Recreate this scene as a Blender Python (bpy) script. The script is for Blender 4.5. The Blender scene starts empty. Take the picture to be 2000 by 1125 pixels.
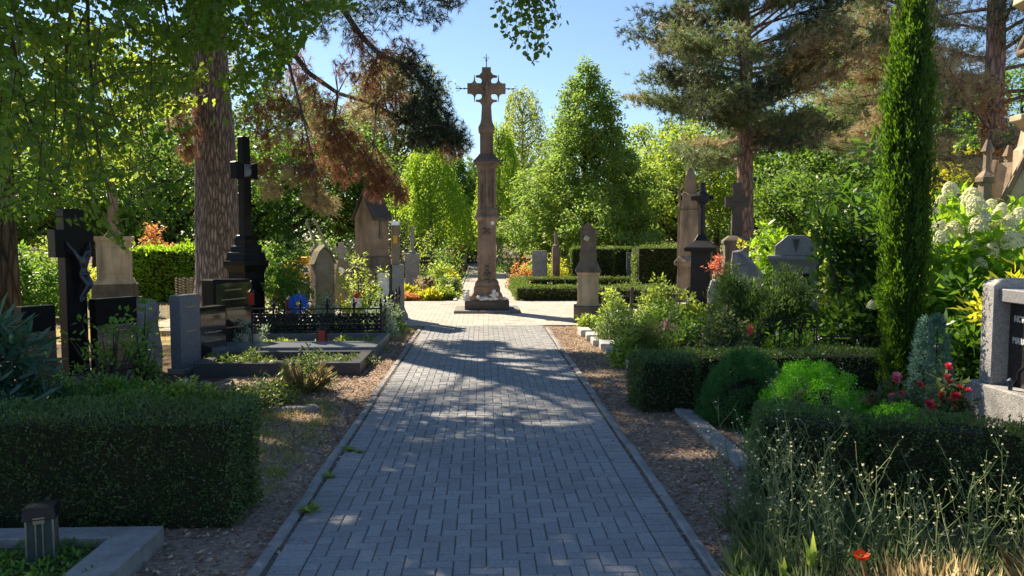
import bpy, bmesh, math, random
import numpy as np
from mathutils import Vector, Matrix
from math import radians as R, sin, cos, pi, sqrt

random.seed(11)
RNG = np.random.default_rng(11)
SC = bpy.context.scene
COL = SC.collection

# ------------------------------------------------------------------ camera
CAM_H = 1.75
cam = bpy.data.objects.new('camera', bpy.data.cameras.new('camera'))
COL.objects.link(cam)
cam.data.sensor_width = 36.0
cam.data.lens = 27.0
cam.data.clip_end = 2000
cam.data.clip_start = 0.05
cam.location = (0, 0, CAM_H)
cam.rotation_euler = (R(90 - 3.89), 0, R(-2.17))
SC.camera = cam
_M = Matrix.Rotation(R(-2.17), 3, 'Z') @ Matrix.Rotation(R(90 - 3.89), 3, 'X')

def P(px, py, Y):
    """world point seen at photo pixel (2000 wide) at distance Y"""
    d = _M @ Vector(((px - 1000) / 1500, -(py - 562.5) / 1500, -1))
    t = Y / d.y
    return Vector((d.x * t, Y, CAM_H + d.z * t))

def proj(v):
    c = _M.transposed() @ (Vector(v) - Vector((0, 0, CAM_H)))
    return 1000 - 1500 * c.x / c.z, 562.5 + 1500 * c.y / c.z

def X(px, Y): return P(px, 460, Y).x
def Z(py, Y): return P(943, py, Y).z

# ------------------------------------------------------------------ light
SUN_EL = R(42); SUN_AZ = R(-39)          # azimuth from +Y towards +X
SUN = Vector((sin(SUN_AZ) * cos(SUN_EL), cos(SUN_AZ) * cos(SUN_EL), sin(SUN_EL)))
sun = bpy.data.objects.new('sun', bpy.data.lights.new('sun', 'SUN'))
COL.objects.link(sun)
sun.data.energy = 5.0
sun.data.angle = R(0.5)
sun.data.color = (1.0, 0.86, 0.66)
sun.rotation_euler = (-SUN).to_track_quat('-Z', 'Y').to_euler()
world = bpy.data.worlds.new('World'); SC.world = world
world.use_nodes = True
nt = world.node_tree
sky = nt.nodes.new('ShaderNodeTexSky'); sky.sky_type = 'NISHITA'; sky.sun_disc = False
sky.sun_elevation = SUN_EL; sky.sun_rotation = SUN_AZ
sky.air_density = 1.0; sky.dust_density = 0.15; sky.ozone_density = 3.0
nt.links.new(sky.outputs[0], nt.nodes['Background'].inputs[0])
nt.nodes['Background'].inputs[1].default_value = 0.065
SC.view_settings.view_transform = 'Standard'
SC.view_settings.look = 'None'
SC.view_settings.exposure = 1.35
SC.view_settings.gamma = 1
SC.cycles.max_bounces = 7
SC.cycles.diffuse_bounces = 3
SC.cycles.glossy_bounces = 3
SC.cycles.transmission_bounces = 5
SC.cycles.transparent_max_bounces = 6
SC.cycles.sample_clamp_indirect = 6
SC.cycles.caustics_reflective = False
SC.cycles.caustics_refractive = False

# ------------------------------------------------------------------ materials
def new_mat(name):
    m = bpy.data.materials.new(name); m.use_nodes = True
    t = m.node_tree; t.nodes.clear()
    return m, t, t.nodes, t.links

def ramp(n, stops):
    r = n.new('ShaderNodeValToRGB')
    e = r.color_ramp.elements
    while len(e) < len(stops): e.new(0.5)
    for i, (p, c) in enumerate(stops):
        e[i].position = p; e[i].color = (*c, 1)
    return r

def leaf_mat(name, cols, tcol, tr=0.4, rough=0.5, spec=0.3, nscale=1.3, patch=None, pw=0.5, k=1.5):
    """cols: leaf colours spread at random over leaves; tcol: colour of light through the leaf"""
    m, t, n, l = new_mat(name)
    cols = [tuple(min(.85, x * k) for x in c) for c in cols]; tcol = tuple(min(.9, x * (.4 + .6 * k) * 1.2) for x in tcol)
    g = n.new('ShaderNodeNewGeometry')
    r = ramp(n, [(i / max(1, len(cols) - 1), c) for i, c in enumerate(cols)])
    l.new(g.outputs['Random Per Island'], r.inputs[0])
    col = r.outputs[0]
    if patch:
        tc = n.new('ShaderNodeTexCoord'); nz = n.new('ShaderNodeTexNoise')
        nz.inputs['Scale'].default_value = nscale; nz.inputs['Detail'].default_value = 2
        l.new(tc.outputs['Object'], nz.inputs['Vector'])
        rr = ramp(n, [(0.5, (0, 0, 0)), (0.66, (pw, pw, pw))])
        l.new(nz.outputs[0], rr.inputs[0])
        mx = n.new('ShaderNodeMix'); mx.data_type = 'RGBA'
        l.new(rr.outputs[0], mx.inputs['Factor']); l.new(col, mx.inputs['A'])
        mx.inputs['B'].default_value = (*patch, 1)
        col = mx.outputs['Result']
    p = n.new('ShaderNodeBsdfPrincipled')
    p.inputs['Roughness'].default_value = rough
    p.inputs['Specular IOR Level'].default_value = spec
    l.new(col, p.inputs['Base Color'])
    tb = n.new('ShaderNodeBsdfTranslucent')
    mc = n.new('ShaderNodeMix'); mc.data_type = 'RGBA'
    mc.inputs['Factor'].default_value = 0.75
    l.new(col, mc.inputs['A']); mc.inputs['B'].default_value = (*tcol, 1)
    l.new(mc.outputs['Result'], tb.inputs['Color'])
    ms = n.new('ShaderNodeMixShader'); ms.inputs[0].default_value = tr
    l.new(p.outputs[0], ms.inputs[1]); l.new(tb.outputs[0], ms.inputs[2])
    o = n.new('ShaderNodeOutputMaterial'); l.new(ms.outputs[0], o.inputs[0])
    return m

def stone_mat(name, c1, c2, scale=4, rough=0.85, bump=0.4, speck=None, streak=None, spec=0.3, fine=40, coat=0):
    m, t, n, l = new_mat(name)
    tc = n.new('ShaderNodeTexCoord')
    nz = n.new('ShaderNodeTexNoise'); nz.inputs['Scale'].default_value = scale
    nz.inputs['Detail'].default_value = 6; nz.inputs['Roughness'].default_value = 0.65
    l.new(tc.outputs['Object'], nz.inputs['Vector'])
    r = ramp(n, [(0.33, c1), (0.68, c2)])
    l.new(nz.outputs[0], r.inputs[0]); col = r.outputs[0]
    if streak:                                  # dark weather crust running down
        mp = n.new('ShaderNodeMapping'); mp.inputs['Scale'].default_value = (4, 4, 0.7)
        l.new(tc.outputs['Object'], mp.inputs['Vector'])
        n2 = n.new('ShaderNodeTexNoise'); n2.inputs['Scale'].default_value = 1.3; n2.inputs['Detail'].default_value = 5
        l.new(mp.outputs[0], n2.inputs['Vector'])
        r2 = ramp(n, [(0.46, (0, 0, 0)), (0.72, (.75, .75, .75))]); l.new(n2.outputs[0], r2.inputs[0])
        mx = n.new('ShaderNodeMix'); mx.data_type = 'RGBA'
        l.new(r2.outputs[0], mx.inputs['Factor']); l.new(col, mx.inputs['A']); mx.inputs['B'].default_value = (*streak, 1)
        col = mx.outputs['Result']
    if speck:
        v = n.new('ShaderNodeTexVoronoi'); v.inputs['Scale'].default_value = speck[0]
        l.new(tc.outputs['Object'], v.inputs['Vector'])
        r3 = ramp(n, [(0.25, (1, 1, 1)), (0.4, (0, 0, 0))]); l.new(v.outputs['Distance'], r3.inputs[0])
        mx = n.new('ShaderNodeMix'); mx.data_type = 'RGBA'
        l.new(r3.outputs[0], mx.inputs['Factor']); l.new(col, mx.inputs['A']); mx.inputs['B'].default_value = (*speck[1], 1)
        col = mx.outputs['Result']
    p = n.new('ShaderNodeBsdfPrincipled')
    p.inputs['Roughness'].default_value = rough; p.inputs['Specular IOR Level'].default_value = spec
    p.inputs['Coat Weight'].default_value = coat; p.inputs['Coat Roughness'].default_value = 0.08
    l.new(col, p.inputs['Base Color'])
    if bump:
        nb = n.new('ShaderNodeTexNoise'); nb.inputs['Scale'].default_value = fine; nb.inputs['Detail'].default_value = 5
        l.new(tc.outputs['Object'], nb.inputs['Vector'])
        ad = n.new('ShaderNodeMath'); ad.operation = 'ADD'
        l.new(nb.outputs[0], ad.inputs[0]); l.new(nz.outputs[0], ad.inputs[1])
        b = n.new('ShaderNodeBump'); b.inputs['Strength'].default_value = bump; b.inputs['Distance'].default_value = 0.02
        l.new(ad.outputs[0], b.inputs['Height']); l.new(b.outputs[0], p.inputs['Normal'])
    o = n.new('ShaderNodeOutputMaterial'); l.new(p.outputs[0], o.inputs[0])
    return m

def plain_mat(name, c, rough=0.5, metal=0, spec=0.4, emit=0, alpha=1, trans=0):
    m, t, n, l = new_mat(name)
    tc = n.new('ShaderNodeTexCoord'); nz = n.new('ShaderNodeTexNoise'); nz.inputs['Scale'].default_value = 12
    l.new(tc.outputs['Object'], nz.inputs['Vector'])
    r = ramp(n, [(0.3, tuple(x * 0.8 for x in c)), (0.7, tuple(min(1, x * 1.15) for x in c))])
    l.new(nz.outputs[0], r.inputs[0])
    p = n.new('ShaderNodeBsdfPrincipled'); l.new(r.outputs[0], p.inputs['Base Color'])
    p.inputs['Roughness'].default_value = rough; p.inputs['Metallic'].default_value = metal
    p.inputs['Specular IOR Level'].default_value = spec; p.inputs['Transmission Weight'].default_value = trans
    o = n.new('ShaderNodeOutputMaterial'); l.new(p.outputs[0], o.inputs[0])
    return m

def bark_mat(name, c1, c2, sx=9, sz=1.6, bump=1.0):
    m, t, n, l = new_mat(name)
    tc = n.new('ShaderNodeTexCoord'); mp = n.new('ShaderNodeMapping'); mp.inputs['Scale'].default_value = (sx, sx, sz)
    l.new(tc.outputs['Object'], mp.inputs['Vector'])
    v = n.new('ShaderNodeTexVoronoi'); v.feature = 'DISTANCE_TO_EDGE'; v.inputs['Scale'].default_value = 1.0
    nz = n.new('ShaderNodeTexNoise'); nz.inputs['Scale'].default_value = 1.2; nz.inputs['Detail'].default_value = 6
    l.new(mp.outputs[0], nz.inputs['Vector'])
    vm = n.new('ShaderNodeVectorMath'); vm.operation = 'MULTIPLY_ADD'
    vm.inputs[1].default_value = (0.55, 0.55, 0.55)
    l.new(nz.outputs['Color'], vm.inputs[0]); l.new(mp.outputs[0], vm.inputs[2])
    l.new(vm.outputs[0], v.inputs['Vector'])
    r = ramp(n, [(0.0, tuple(x * 0.4 for x in c1)), (0.12, c1), (0.5, c2)]); l.new(v.outputs['Distance'], r.inputs[0])
    mx = n.new('ShaderNodeMix'); mx.data_type = 'RGBA'; mx.blend_type = 'MULTIPLY'; mx.inputs['Factor'].default_value = 0.6
    l.new(r.outputs[0], mx.inputs['A'])
    r2 = ramp(n, [(0.3, (0.6, 0.55, 0.5)), (0.7, (1.2, 1.15, 1.1))]); l.new(nz.outputs[0], r2.inputs[0]); l.new(r2.outputs[0], mx.inputs['B'])
    p = n.new('ShaderNodeBsdfPrincipled'); p.inputs['Roughness'].default_value = 0.9; p.inputs['Specular IOR Level'].default_value = 0.15
    l.new(mx.outputs['Result'], p.inputs['Base Color'])
    mr = n.new('ShaderNodeMath'); mr.operation = 'MINIMUM'; mr.inputs[1].default_value = 0.25; l.new(v.outputs['Distance'], mr.inputs[0])
    ad = n.new('ShaderNodeMath'); ad.operation = 'MULTIPLY_ADD'; ad.inputs[1].default_value = 0.25
    l.new(nz.outputs[0], ad.inputs[0]); l.new(mr.outputs[0], ad.inputs[2])
    b = n.new('ShaderNodeBump'); b.inputs['Strength'].default_value = bump; b.inputs['Distance'].default_value = 0.08
    l.new(ad.outputs[0], b.inputs['Height']); l.new(b.outputs[0], p.inputs['Normal'])
    o = n.new('ShaderNodeOutputMaterial'); l.new(p.outputs[0], o.inputs[0])
    return m

def paver_mat(name, c1, c2, rough=0.8, dirt=(0.11, 0.09, 0.07)):
    m, t, n, l = new_mat(name)
    g = n.new('ShaderNodeNewGeometry'); tc = n.new('ShaderNodeTexCoord')
    r = ramp(n, [(0, c1), (0.5, tuple((a + b) / 2 for a, b in zip(c1, c2))), (1, c2)]); l.new(g.outputs['Random Per Island'], r.inputs[0])
    nz = n.new('ShaderNodeTexNoise'); nz.inputs['Scale'].default_value = 60; nz.inputs['Detail'].default_value = 4
    l.new(tc.outputs['Object'], nz.inputs['Vector'])
    n2 = n.new('ShaderNodeTexNoise'); n2.inputs['Scale'].default_value = 1.1; n2.inputs['Detail'].default_value = 5
    l.new(tc.outputs['Object'], n2.inputs['Vector'])
    mx = n.new('ShaderNodeMix'); mx.data_type = 'RGBA'; mx.blend_type = 'MULTIPLY'; mx.inputs['Factor'].default_value = 0.7
    r2 = ramp(n, [(0.35, (0.75, 0.75, 0.75)), (0.65, (1.1, 1.1, 1.1))]); l.new(nz.outputs[0], r2.inputs[0])
    l.new(r.outputs[0], mx.inputs['A']); l.new(r2.outputs[0], mx.inputs['B'])
    m2 = n.new('ShaderNodeMix'); m2.data_type = 'RGBA'
    r3 = ramp(n, [(0.52, (0, 0, 0)), (0.75, (0.6, 0.6, 0.6))]); l.new(n2.outputs[0], r3.inputs[0])
    l.new(r3.outputs[0], m2.inputs['Factor']); l.new(mx.outputs['Result'], m2.inputs['A']); m2.inputs['B'].default_value = (*dirt, 1)
    p = n.new('ShaderNodeBsdfPrincipled'); p.inputs['Roughness'].default_value = rough; p.inputs['Specular IOR Level'].default_value = 0.25
    l.new(m2.outputs['Result'], p.inputs['Base Color'])
    b = n.new('ShaderNodeBump'); b.inputs['Strength'].default_value = 0.5; b.inputs['Distance'].default_value = 0.006
    l.new(nz.outputs[0], b.inputs['Height']); l.new(b.outputs[0], p.inputs['Normal'])
    o = n.new('ShaderNodeOutputMaterial'); l.new(p.outputs[0], o.inputs[0])
    return m

M = {}
M['linden'] = leaf_mat('linden_leaf', [(0.022, 0.06, 0.014), (0.035, 0.085, 0.018), (0.06, 0.11, 0.02)], (0.32, 0.58, 0.04), 0.42, 0.45, 0.3, 0.7, (0.13, 0.16, 0.02), 0.45, k=1.05)
M['lime'] = leaf_mat('birch_leaf', [(0.06, 0.13, 0.02), (0.1, 0.19, 0.025), (0.17, 0.24, 0.03)], (0.42, 0.58, 0.05), 0.5, 0.5, 0.25)
M['birch2'] = leaf_mat('olive_birch_leaf', [(0.06, 0.11, 0.025), (0.1, 0.16, 0.03), (0.18, 0.2, 0.04)], (0.4, 0.46, 0.06), 0.5, 0.5, 0.25)
M['hornbeam'] = leaf_mat('hornbeam_leaf', [(0.045, 0.1, 0.032), (0.07, 0.135, 0.036), (0.1, 0.165, 0.04), (0.3, 0.28, 0.035)], (0.27, 0.42, 0.07), 0.45, 0.5, 0.3, 0.9, (0.27, 0.24, 0.02), 0.55)  # yellow tones put into the leaves for sunlit highlights
M['dark_tree'] = leaf_mat('dark_tree_leaf', [(0.025, 0.065, 0.014), (0.04, 0.09, 0.018), (0.065, 0.12, 0.022)], (0.2, 0.34, 0.03), 0.38, 0.5, 0.35, 0.4, (0.1, 0.13, 0.02), 0.5)
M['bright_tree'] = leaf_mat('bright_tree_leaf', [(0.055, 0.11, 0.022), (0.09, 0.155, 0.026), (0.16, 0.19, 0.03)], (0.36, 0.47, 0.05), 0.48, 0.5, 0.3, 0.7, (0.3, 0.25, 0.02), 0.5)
M['olive'] = leaf_mat('olive_tree_leaf', [(0.06, 0.09, 0.03), (0.1, 0.13, 0.04), (0.16, 0.17, 0.06)], (0.34, 0.36, 0.09), 0.4, 0.5, 0.3, 0.6, (0.22, 0.2, 0.06), 0.4)
M['pine'] = leaf_mat('pine_needle', [(0.04, 0.07, 0.035), (0.075, 0.11, 0.055), (0.14, 0.16, 0.085)], (0.22, 0.29, 0.09), 0.32, 0.45, 0.35, 0.5, (0.18, 0.14, 0.06), 0.35)
M['pine_dark'] = leaf_mat('dark_pine_needle', [(0.02, 0.04, 0.025), (0.035, 0.06, 0.035), (0.06, 0.08, 0.05)], (0.12, 0.15, 0.06), 0.22, 0.45, 0.3, k=1.1)
M['pine_brown'] = leaf_mat('brown_pine_needle', [(0.1, 0.045, 0.025), (0.16, 0.08, 0.045), (0.22, 0.14, 0.085)], (0.36, 0.18, 0.09), 0.3, 0.6, 0.2)
M['pine_pale'] = leaf_mat('straw_pine_needle', [(0.16, 0.13, 0.06), (0.26, 0.2, 0.1), (0.36, 0.3, 0.18)], (0.45, 0.36, 0.18), 0.35, 0.5, 0.3)
M['yew'] = leaf_mat('yew_leaf', [(0.014, 0.036, 0.012), (0.03, 0.066, 0.018), (0.05, 0.09, 0.024), (0.1, 0.13, 0.045)], (0.15, 0.27, 0.04), 0.25, 0.4, 0.4, 2.5, (0.1, 0.085, 0.035), 0.5, k=1.6)
M['yew_lit'] = leaf_mat('sunlit_box_leaf', [(0.03, 0.065, 0.014), (0.055, 0.095, 0.02), (0.1, 0.12, 0.03)], (0.2, 0.3, 0.04), 0.3, 0.45, 0.35, 1.5, (0.13, 0.1, 0.035), 0.55)  # lighter copy of the yew colours, sunlit tone put into the leaf
M['cypress'] = leaf_mat('cypress_leaf', [(0.012, 0.034, 0.008), (0.022, 0.06, 0.01), (0.04, 0.1, 0.012)], (0.3, 0.6, 0.02), 0.3, 0.5, 0.25, k=1.0)
M['mound'] = leaf_mat('mound_leaf', [(0.05, 0.2, 0.012), (0.08, 0.27, 0.015), (0.13, 0.34, 0.02)], (0.2, 0.5, 0.02), 0.35, 0.55, 0.2)
M['mound_dark'] = leaf_mat('dark_mound_leaf', [(0.025, 0.085, 0.028), (0.04, 0.12, 0.035), (0.065, 0.16, 0.04)], (0.1, 0.25, 0.03), 0.3, 0.55, 0.2)
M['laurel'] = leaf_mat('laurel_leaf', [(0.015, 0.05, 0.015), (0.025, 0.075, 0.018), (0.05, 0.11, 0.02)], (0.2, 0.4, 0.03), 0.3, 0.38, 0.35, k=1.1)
M['laurel_lit'] = leaf_mat('sunlit_laurel_leaf', [(0.05, 0.13, 0.015), (0.09, 0.2, 0.02), (0.15, 0.26, 0.025)], (0.4, 0.6, 0.03), 0.42, 0.4, 0.3)  # lighter copy of the laurel leaf, sunlight put into its colours
M['hydrangea'] = leaf_mat('hydrangea_leaf', [(0.04, 0.11, 0.015), (0.07, 0.17, 0.02), (0.12, 0.23, 0.025)], (0.38, 0.6, 0.03), 0.45, 0.45, 0.35)
M['bloom'] = leaf_mat('cream_petal', [(0.58, 0.62, 0.36), (0.7, 0.7, 0.48), (0.78, 0.76, 0.6)], (0.7, 0.72, 0.45), 0.35, 0.7, 0.2, k=1.15)
M['green_shrub'] = leaf_mat('shrub_leaf', [(0.03, 0.08, 0.018), (0.05, 0.12, 0.022), (0.1, 0.17, 0.03)], (0.25, 0.42, 0.04), 0.38, 0.45, 0.35)
M['light_shrub'] = leaf_mat('light_shrub_leaf', [(0.09, 0.16, 0.03), (0.15, 0.22, 0.04), (0.24, 0.28, 0.06)], (0.45, 0.55, 0.08), 0.42, 0.5, 0.3)
M['yellow_shrub'] = leaf_mat('golden_leaf', [(0.2, 0.24, 0.02), (0.32, 0.32, 0.025), (0.45, 0.38, 0.03)], (0.62, 0.6, 0.04), 0.42, 0.5, 0.3)
M['silver'] = leaf_mat('silver_leaf', [(0.14, 0.2, 0.13), (0.24, 0.31, 0.22), (0.36, 0.42, 0.33)], (0.3, 0.38, 0.22), 0.3, 0.6, 0.2)
M['blue_green'] = leaf_mat('blue_conifer_leaf', [(0.06, 0.12, 0.1), (0.1, 0.18, 0.15), (0.16, 0.26, 0.2)], (0.14, 0.28, 0.2), 0.25, 0.6, 0.2)
M['dusky'] = leaf_mat('dusky_leaf', [(0.03, 0.06, 0.025), (0.06, 0.09, 0.035), (0.1, 0.08, 0.05)], (0.18, 0.26, 0.06), 0.3, 0.5, 0.3)
M['orange_leaf'] = leaf_mat('copper_leaf', [(0.3, 0.12, 0.04), (0.42, 0.2, 0.07), (0.5, 0.3, 0.12)], (0.6, 0.3, 0.1), 0.4, 0.5, 0.3)
M['red_leaf'] = leaf_mat('red_leaf', [(0.3, 0.05, 0.04), (0.42, 0.12, 0.1), (0.5, 0.25, 0.15)], (0.6, 0.2, 0.1), 0.4, 0.5, 0.3)
M['red_petal'] = leaf_mat('red_petal', [(0.5, 0.02, 0.03), (0.65, 0.04, 0.06), (0.7, 0.1, 0.12)], (0.7, 0.05, 0.05), 0.35, 0.5, 0.3)
M['pink_petal'] = leaf_mat('pink_petal', [(0.5, 0.05, 0.1), (0.58, 0.1, 0.16), (0.6, 0.2, 0.22)], (0.6, 0.1, 0.15), 0.35, 0.5, 0.3)
M['mauve'] = leaf_mat('mauve_sedum_flower', [(0.25, 0.12, 0.16), (0.35, 0.18, 0.22), (0.4, 0.28, 0.28)], (0.4, 0.2, 0.2), 0.3, 0.6, 0.2)
M['poppy'] = leaf_mat('poppy_petal', [(0.75, 0.05, 0.01), (0.85, 0.09, 0.015)], (0.9, 0.12, 0.02), 0.45, 0.5, 0.2)
M['weed'] = leaf_mat('weed_leaf', [(0.085, 0.12, 0.05), (0.13, 0.165, 0.07), (0.2, 0.21, 0.11)], (0.2, 0.3, 0.1), 0.3, 0.6, 0.2)
M['weed_bud'] = leaf_mat('weed_bud', [(0.5, 0.5, 0.32), (0.62, 0.6, 0.42), (0.55, 0.5, 0.2)], (0.5, 0.5, 0.3), 0.3, 0.6, 0.2)
M['straw'] = leaf_mat('dry_straw', [(0.2, 0.15, 0.08), (0.3, 0.24, 0.13), (0.42, 0.35, 0.2)], (0.4, 0.32, 0.15), 0.3, 0.6, 0.2)
M['grass'] = leaf_mat('grass_blade', [(0.06, 0.11, 0.025), (0.13, 0.17, 0.04), (0.28, 0.25, 0.1)], (0.35, 0.4, 0.08), 0.35, 0.55, 0.25)
M['drygrass'] = leaf_mat('dry_grass_blade', [(0.2, 0.17, 0.06), (0.32, 0.26, 0.1), (0.42, 0.35, 0.16)], (0.45, 0.38, 0.14), 0.35, 0.55, 0.25)
M['litter'] = leaf_mat('fallen_leaf', [(0.09, 0.05, 0.035), (0.16, 0.09, 0.06), (0.24, 0.16, 0.1), (0.36, 0.28, 0.2)], (0.3, 0.2, 0.1), 0.15, 0.7, 0.2)
M['strap'] = leaf_mat('strap_leaf', [(0.02, 0.06, 0.04), (0.04, 0.09, 0.06), (0.07, 0.13, 0.09)], (0.12, 0.25, 0.1), 0.3, 0.3, 0.6)

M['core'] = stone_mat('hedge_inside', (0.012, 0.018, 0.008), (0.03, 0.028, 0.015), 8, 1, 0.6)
M['sandstone'] = stone_mat('weathered_sandstone', (0.2, 0.145, 0.1), (0.34, 0.255, 0.18), 3, 0.9, 0.5, streak=(0.075, 0.06, 0.05))
M['sand_light'] = stone_mat('brightened_pale_sandstone', (0.45, 0.35, 0.235), (0.6, 0.48, 0.335), 3, 0.9, 0.4, streak=(0.2, 0.155, 0.11))  # raised in tone for light bounced onto the pillar die
M['sand_dark'] = stone_mat('sooty_sandstone', (0.12, 0.095, 0.075), (0.22, 0.17, 0.13), 3, 0.9, 0.5, streak=(0.05, 0.045, 0.04))
M['cross_stone'] = stone_mat('brown_cross_stone', (0.19, 0.135, 0.1), (0.34, 0.25, 0.19), 2.5, 0.9, 0.7, streak=(0.085, 0.066, 0.055))
M['moss_stone'] = stone_mat('mossy_stone', (0.16, 0.15, 0.09), (0.26, 0.22, 0.14), 3, 0.95, 0.6, streak=(0.1, 0.1, 0.05))
M['grey_stone'] = stone_mat('grey_stone', (0.2, 0.2, 0.2), (0.33, 0.32, 0.31), 5, 0.85, 0.5)
M['pale_stone'] = stone_mat('pale_concrete', (0.38, 0.37, 0.34), (0.52, 0.5, 0.46), 5, 0.9, 0.4)
M['kerb'] = stone_mat('kerb_concrete', (0.2, 0.195, 0.19), (0.33, 0.32, 0.305), 6, 0.9, 0.5)
M['dark_granite'] = stone_mat('dark_granite', (0.04, 0.04, 0.042), (0.075, 0.075, 0.078), 40, 0.3, 0.05, speck=(160, (0.12, 0.12, 0.12)))
M['kerb_dark'] = stone_mat('grave_kerb', (0.16, 0.15, 0.14), (0.26, 0.24, 0.22), 6, 0.9, 0.5)
M['rough_stone'] = stone_mat('rough_blue_stone', (0.12, 0.125, 0.14), (0.3, 0.3, 0.32), 6, 0.8, 1.0)
M['black'] = stone_mat('polished_black_granite', (0.006, 0.006, 0.007), (0.012, 0.012, 0.013), 30, 0.3, 0, spec=0.12)
M['black_face'] = stone_mat('polished_granite_face', (0.015, 0.013, 0.013), (0.026, 0.023, 0.022), 30, 0.05, 0, spec=0.7, coat=0.25)
M['grey_granite'] = stone_mat('grey_granite', (0.16, 0.158, 0.168), (0.26, 0.255, 0.268), 40, 0.4, 0.1, speck=(180, (0.3, 0.3, 0.31)))
M['blue_granite'] = stone_mat('blue_grey_granite', (0.09, 0.1, 0.12), (0.15, 0.165, 0.19), 30, 0.3, 0.05, speck=(160, (0.2, 0.22, 0.26)))
M['white_granite'] = stone_mat('speckled_granite', (0.27, 0.265, 0.26), (0.43, 0.415, 0.4), 30, 0.7, 0.4, speck=(110, (0.12, 0.12, 0.12)), fine=90)
M['iron'] = plain_mat('black_iron', (0.018, 0.018, 0.02), 0.45, 0.3)
M['steel'] = plain_mat('stainless_steel', (0.55, 0.55, 0.56), 0.3, 1)
M['bronze'] = plain_mat('bronze', (0.06, 0.075, 0.1), 0.42, 0.6)
M['reflection_face'] = stone_mat('granite_tan_reflection', (0.1, 0.075, 0.058), (0.15, 0.112, 0.088), 30, 0.08, 0, spec=0.6)  # brown stands in for a warm reflection in the polished slabs
M['glass'] = plain_mat('dark_glass', (0.06, 0.08, 0.09), 0.06, 0, 0.8)
M['red_glass'] = plain_mat('red_glass', (0.4, 0.015, 0.01), 0.15, 0, 0.6)
M['gold'] = plain_mat('gilt_letters', (0.45, 0.34, 0.2), 0.5, 0.2)
M['white'] = plain_mat('white_paint', (0.75, 0.75, 0.73), 0.5)
M['letter'] = plain_mat('white_letters', (0.72, 0.72, 0.68), 0.5)
M['plaster'] = plain_mat('white_plaster', (0.68, 0.67, 0.64), 0.75)
M['yellow'] = plain_mat('yellow_paint', (0.75, 0.4, 0.02), 0.4)
M['blue'] = plain_mat('blue_foil', (0.02, 0.13, 0.6), 0.35)
M['yellow_foil'] = plain_mat('yellow_foil', (0.7, 0.6, 0.1), 0.4)
M['red'] = plain_mat('red_foil', (0.6, 0.02, 0.02), 0.35)
M['rubber'] = plain_mat('black_rubber', (0.02, 0.02, 0.02), 0.8)
M['terracotta'] = plain_mat('cream_pot', (0.5, 0.38, 0.28), 0.7)
M['roof_sheet'] = plain_mat('pale_roof_sheet', (0.6, 0.58, 0.55), 0.5)
M['slate'] = stone_mat('dark_roof_stone', (0.06, 0.055, 0.05), (0.11, 0.1, 0.09), 5, 0.9, 0.6)
M['tan_brick'] = stone_mat('woven_willow', (0.2, 0.15, 0.1), (0.34, 0.27, 0.18), 12, 0.9, 0.6)
M['pine_bark'] = bark_mat('pine_bark', (0.19, 0.16, 0.15), (0.42, 0.36, 0.34), 17, 3.4, 1.0)
M['red_bark'] = bark_mat('red_pine_bark', (0.27, 0.18, 0.145), (0.46, 0.34, 0.285), 12, 2.5, 0.7)
M['bark'] = bark_mat('grey_brown_bark', (0.06, 0.05, 0.04), (0.13, 0.11, 0.09), 10, 2, 0.8)
M['birch_bark'] = bark_mat('birch_bark', (0.28, 0.27, 0.25), (0.5, 0.49, 0.46), 4, 9, 0.4)
M['twig'] = plain_mat('twig_bark', (0.06, 0.045, 0.035), 0.9)
M['stem'] = plain_mat('green_stem', (0.1, 0.14, 0.06), 0.7)
M['dry_stem'] = plain_mat('pale_dry_stem', (0.33, 0.29, 0.18), 0.8)
M['paver'] = paver_mat('grey_paver', (0.245, 0.25, 0.258), (0.315, 0.318, 0.32), dirt=(0.2, 0.19, 0.175))
M['paver_sand'] = paver_mat('sand_paver', (0.42, 0.375, 0.32), (0.54, 0.485, 0.42), dirt=(0.42, 0.36, 0.29))

# ------------------------------------------------------------------ builders
def tag(o, label=None, cat=None, group=None, kind=None):
    if label: o['label'] = label
    if cat: o['category'] = cat
    if group: o['group'] = group
    if kind: o['kind'] = kind
    return o

def thing(name, label, cat, loc=(0, 0, 0), rz=0, group=None):
    o = bpy.data.objects.new(name, None); COL.objects.link(o)
    o.location = loc; o.rotation_euler = (0, 0, rz); o.empty_display_size = 0.1
    return tag(o, label, cat, group)

def dup(root, loc=None, rz=None, label=None, scale=None):
    r = root.copy(); COL.objects.link(r)
    if loc is not None: r.location = loc
    if rz is not None: r.rotation_euler = (0, 0, rz)
    if scale: r.scale = (scale,) * 3
    if label: r['label'] = label
    for ch in list(root.children):
        c = ch.copy(); COL.objects.link(c); c.parent = r
        for g in list(ch.children):
            d = g.copy(); COL.objects.link(d); d.parent = c
    return r

def link(name, me, parent=None):
    o = bpy.data.objects.new(name, me); COL.objects.link(o)
    if parent: o.parent = parent
    return o

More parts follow.
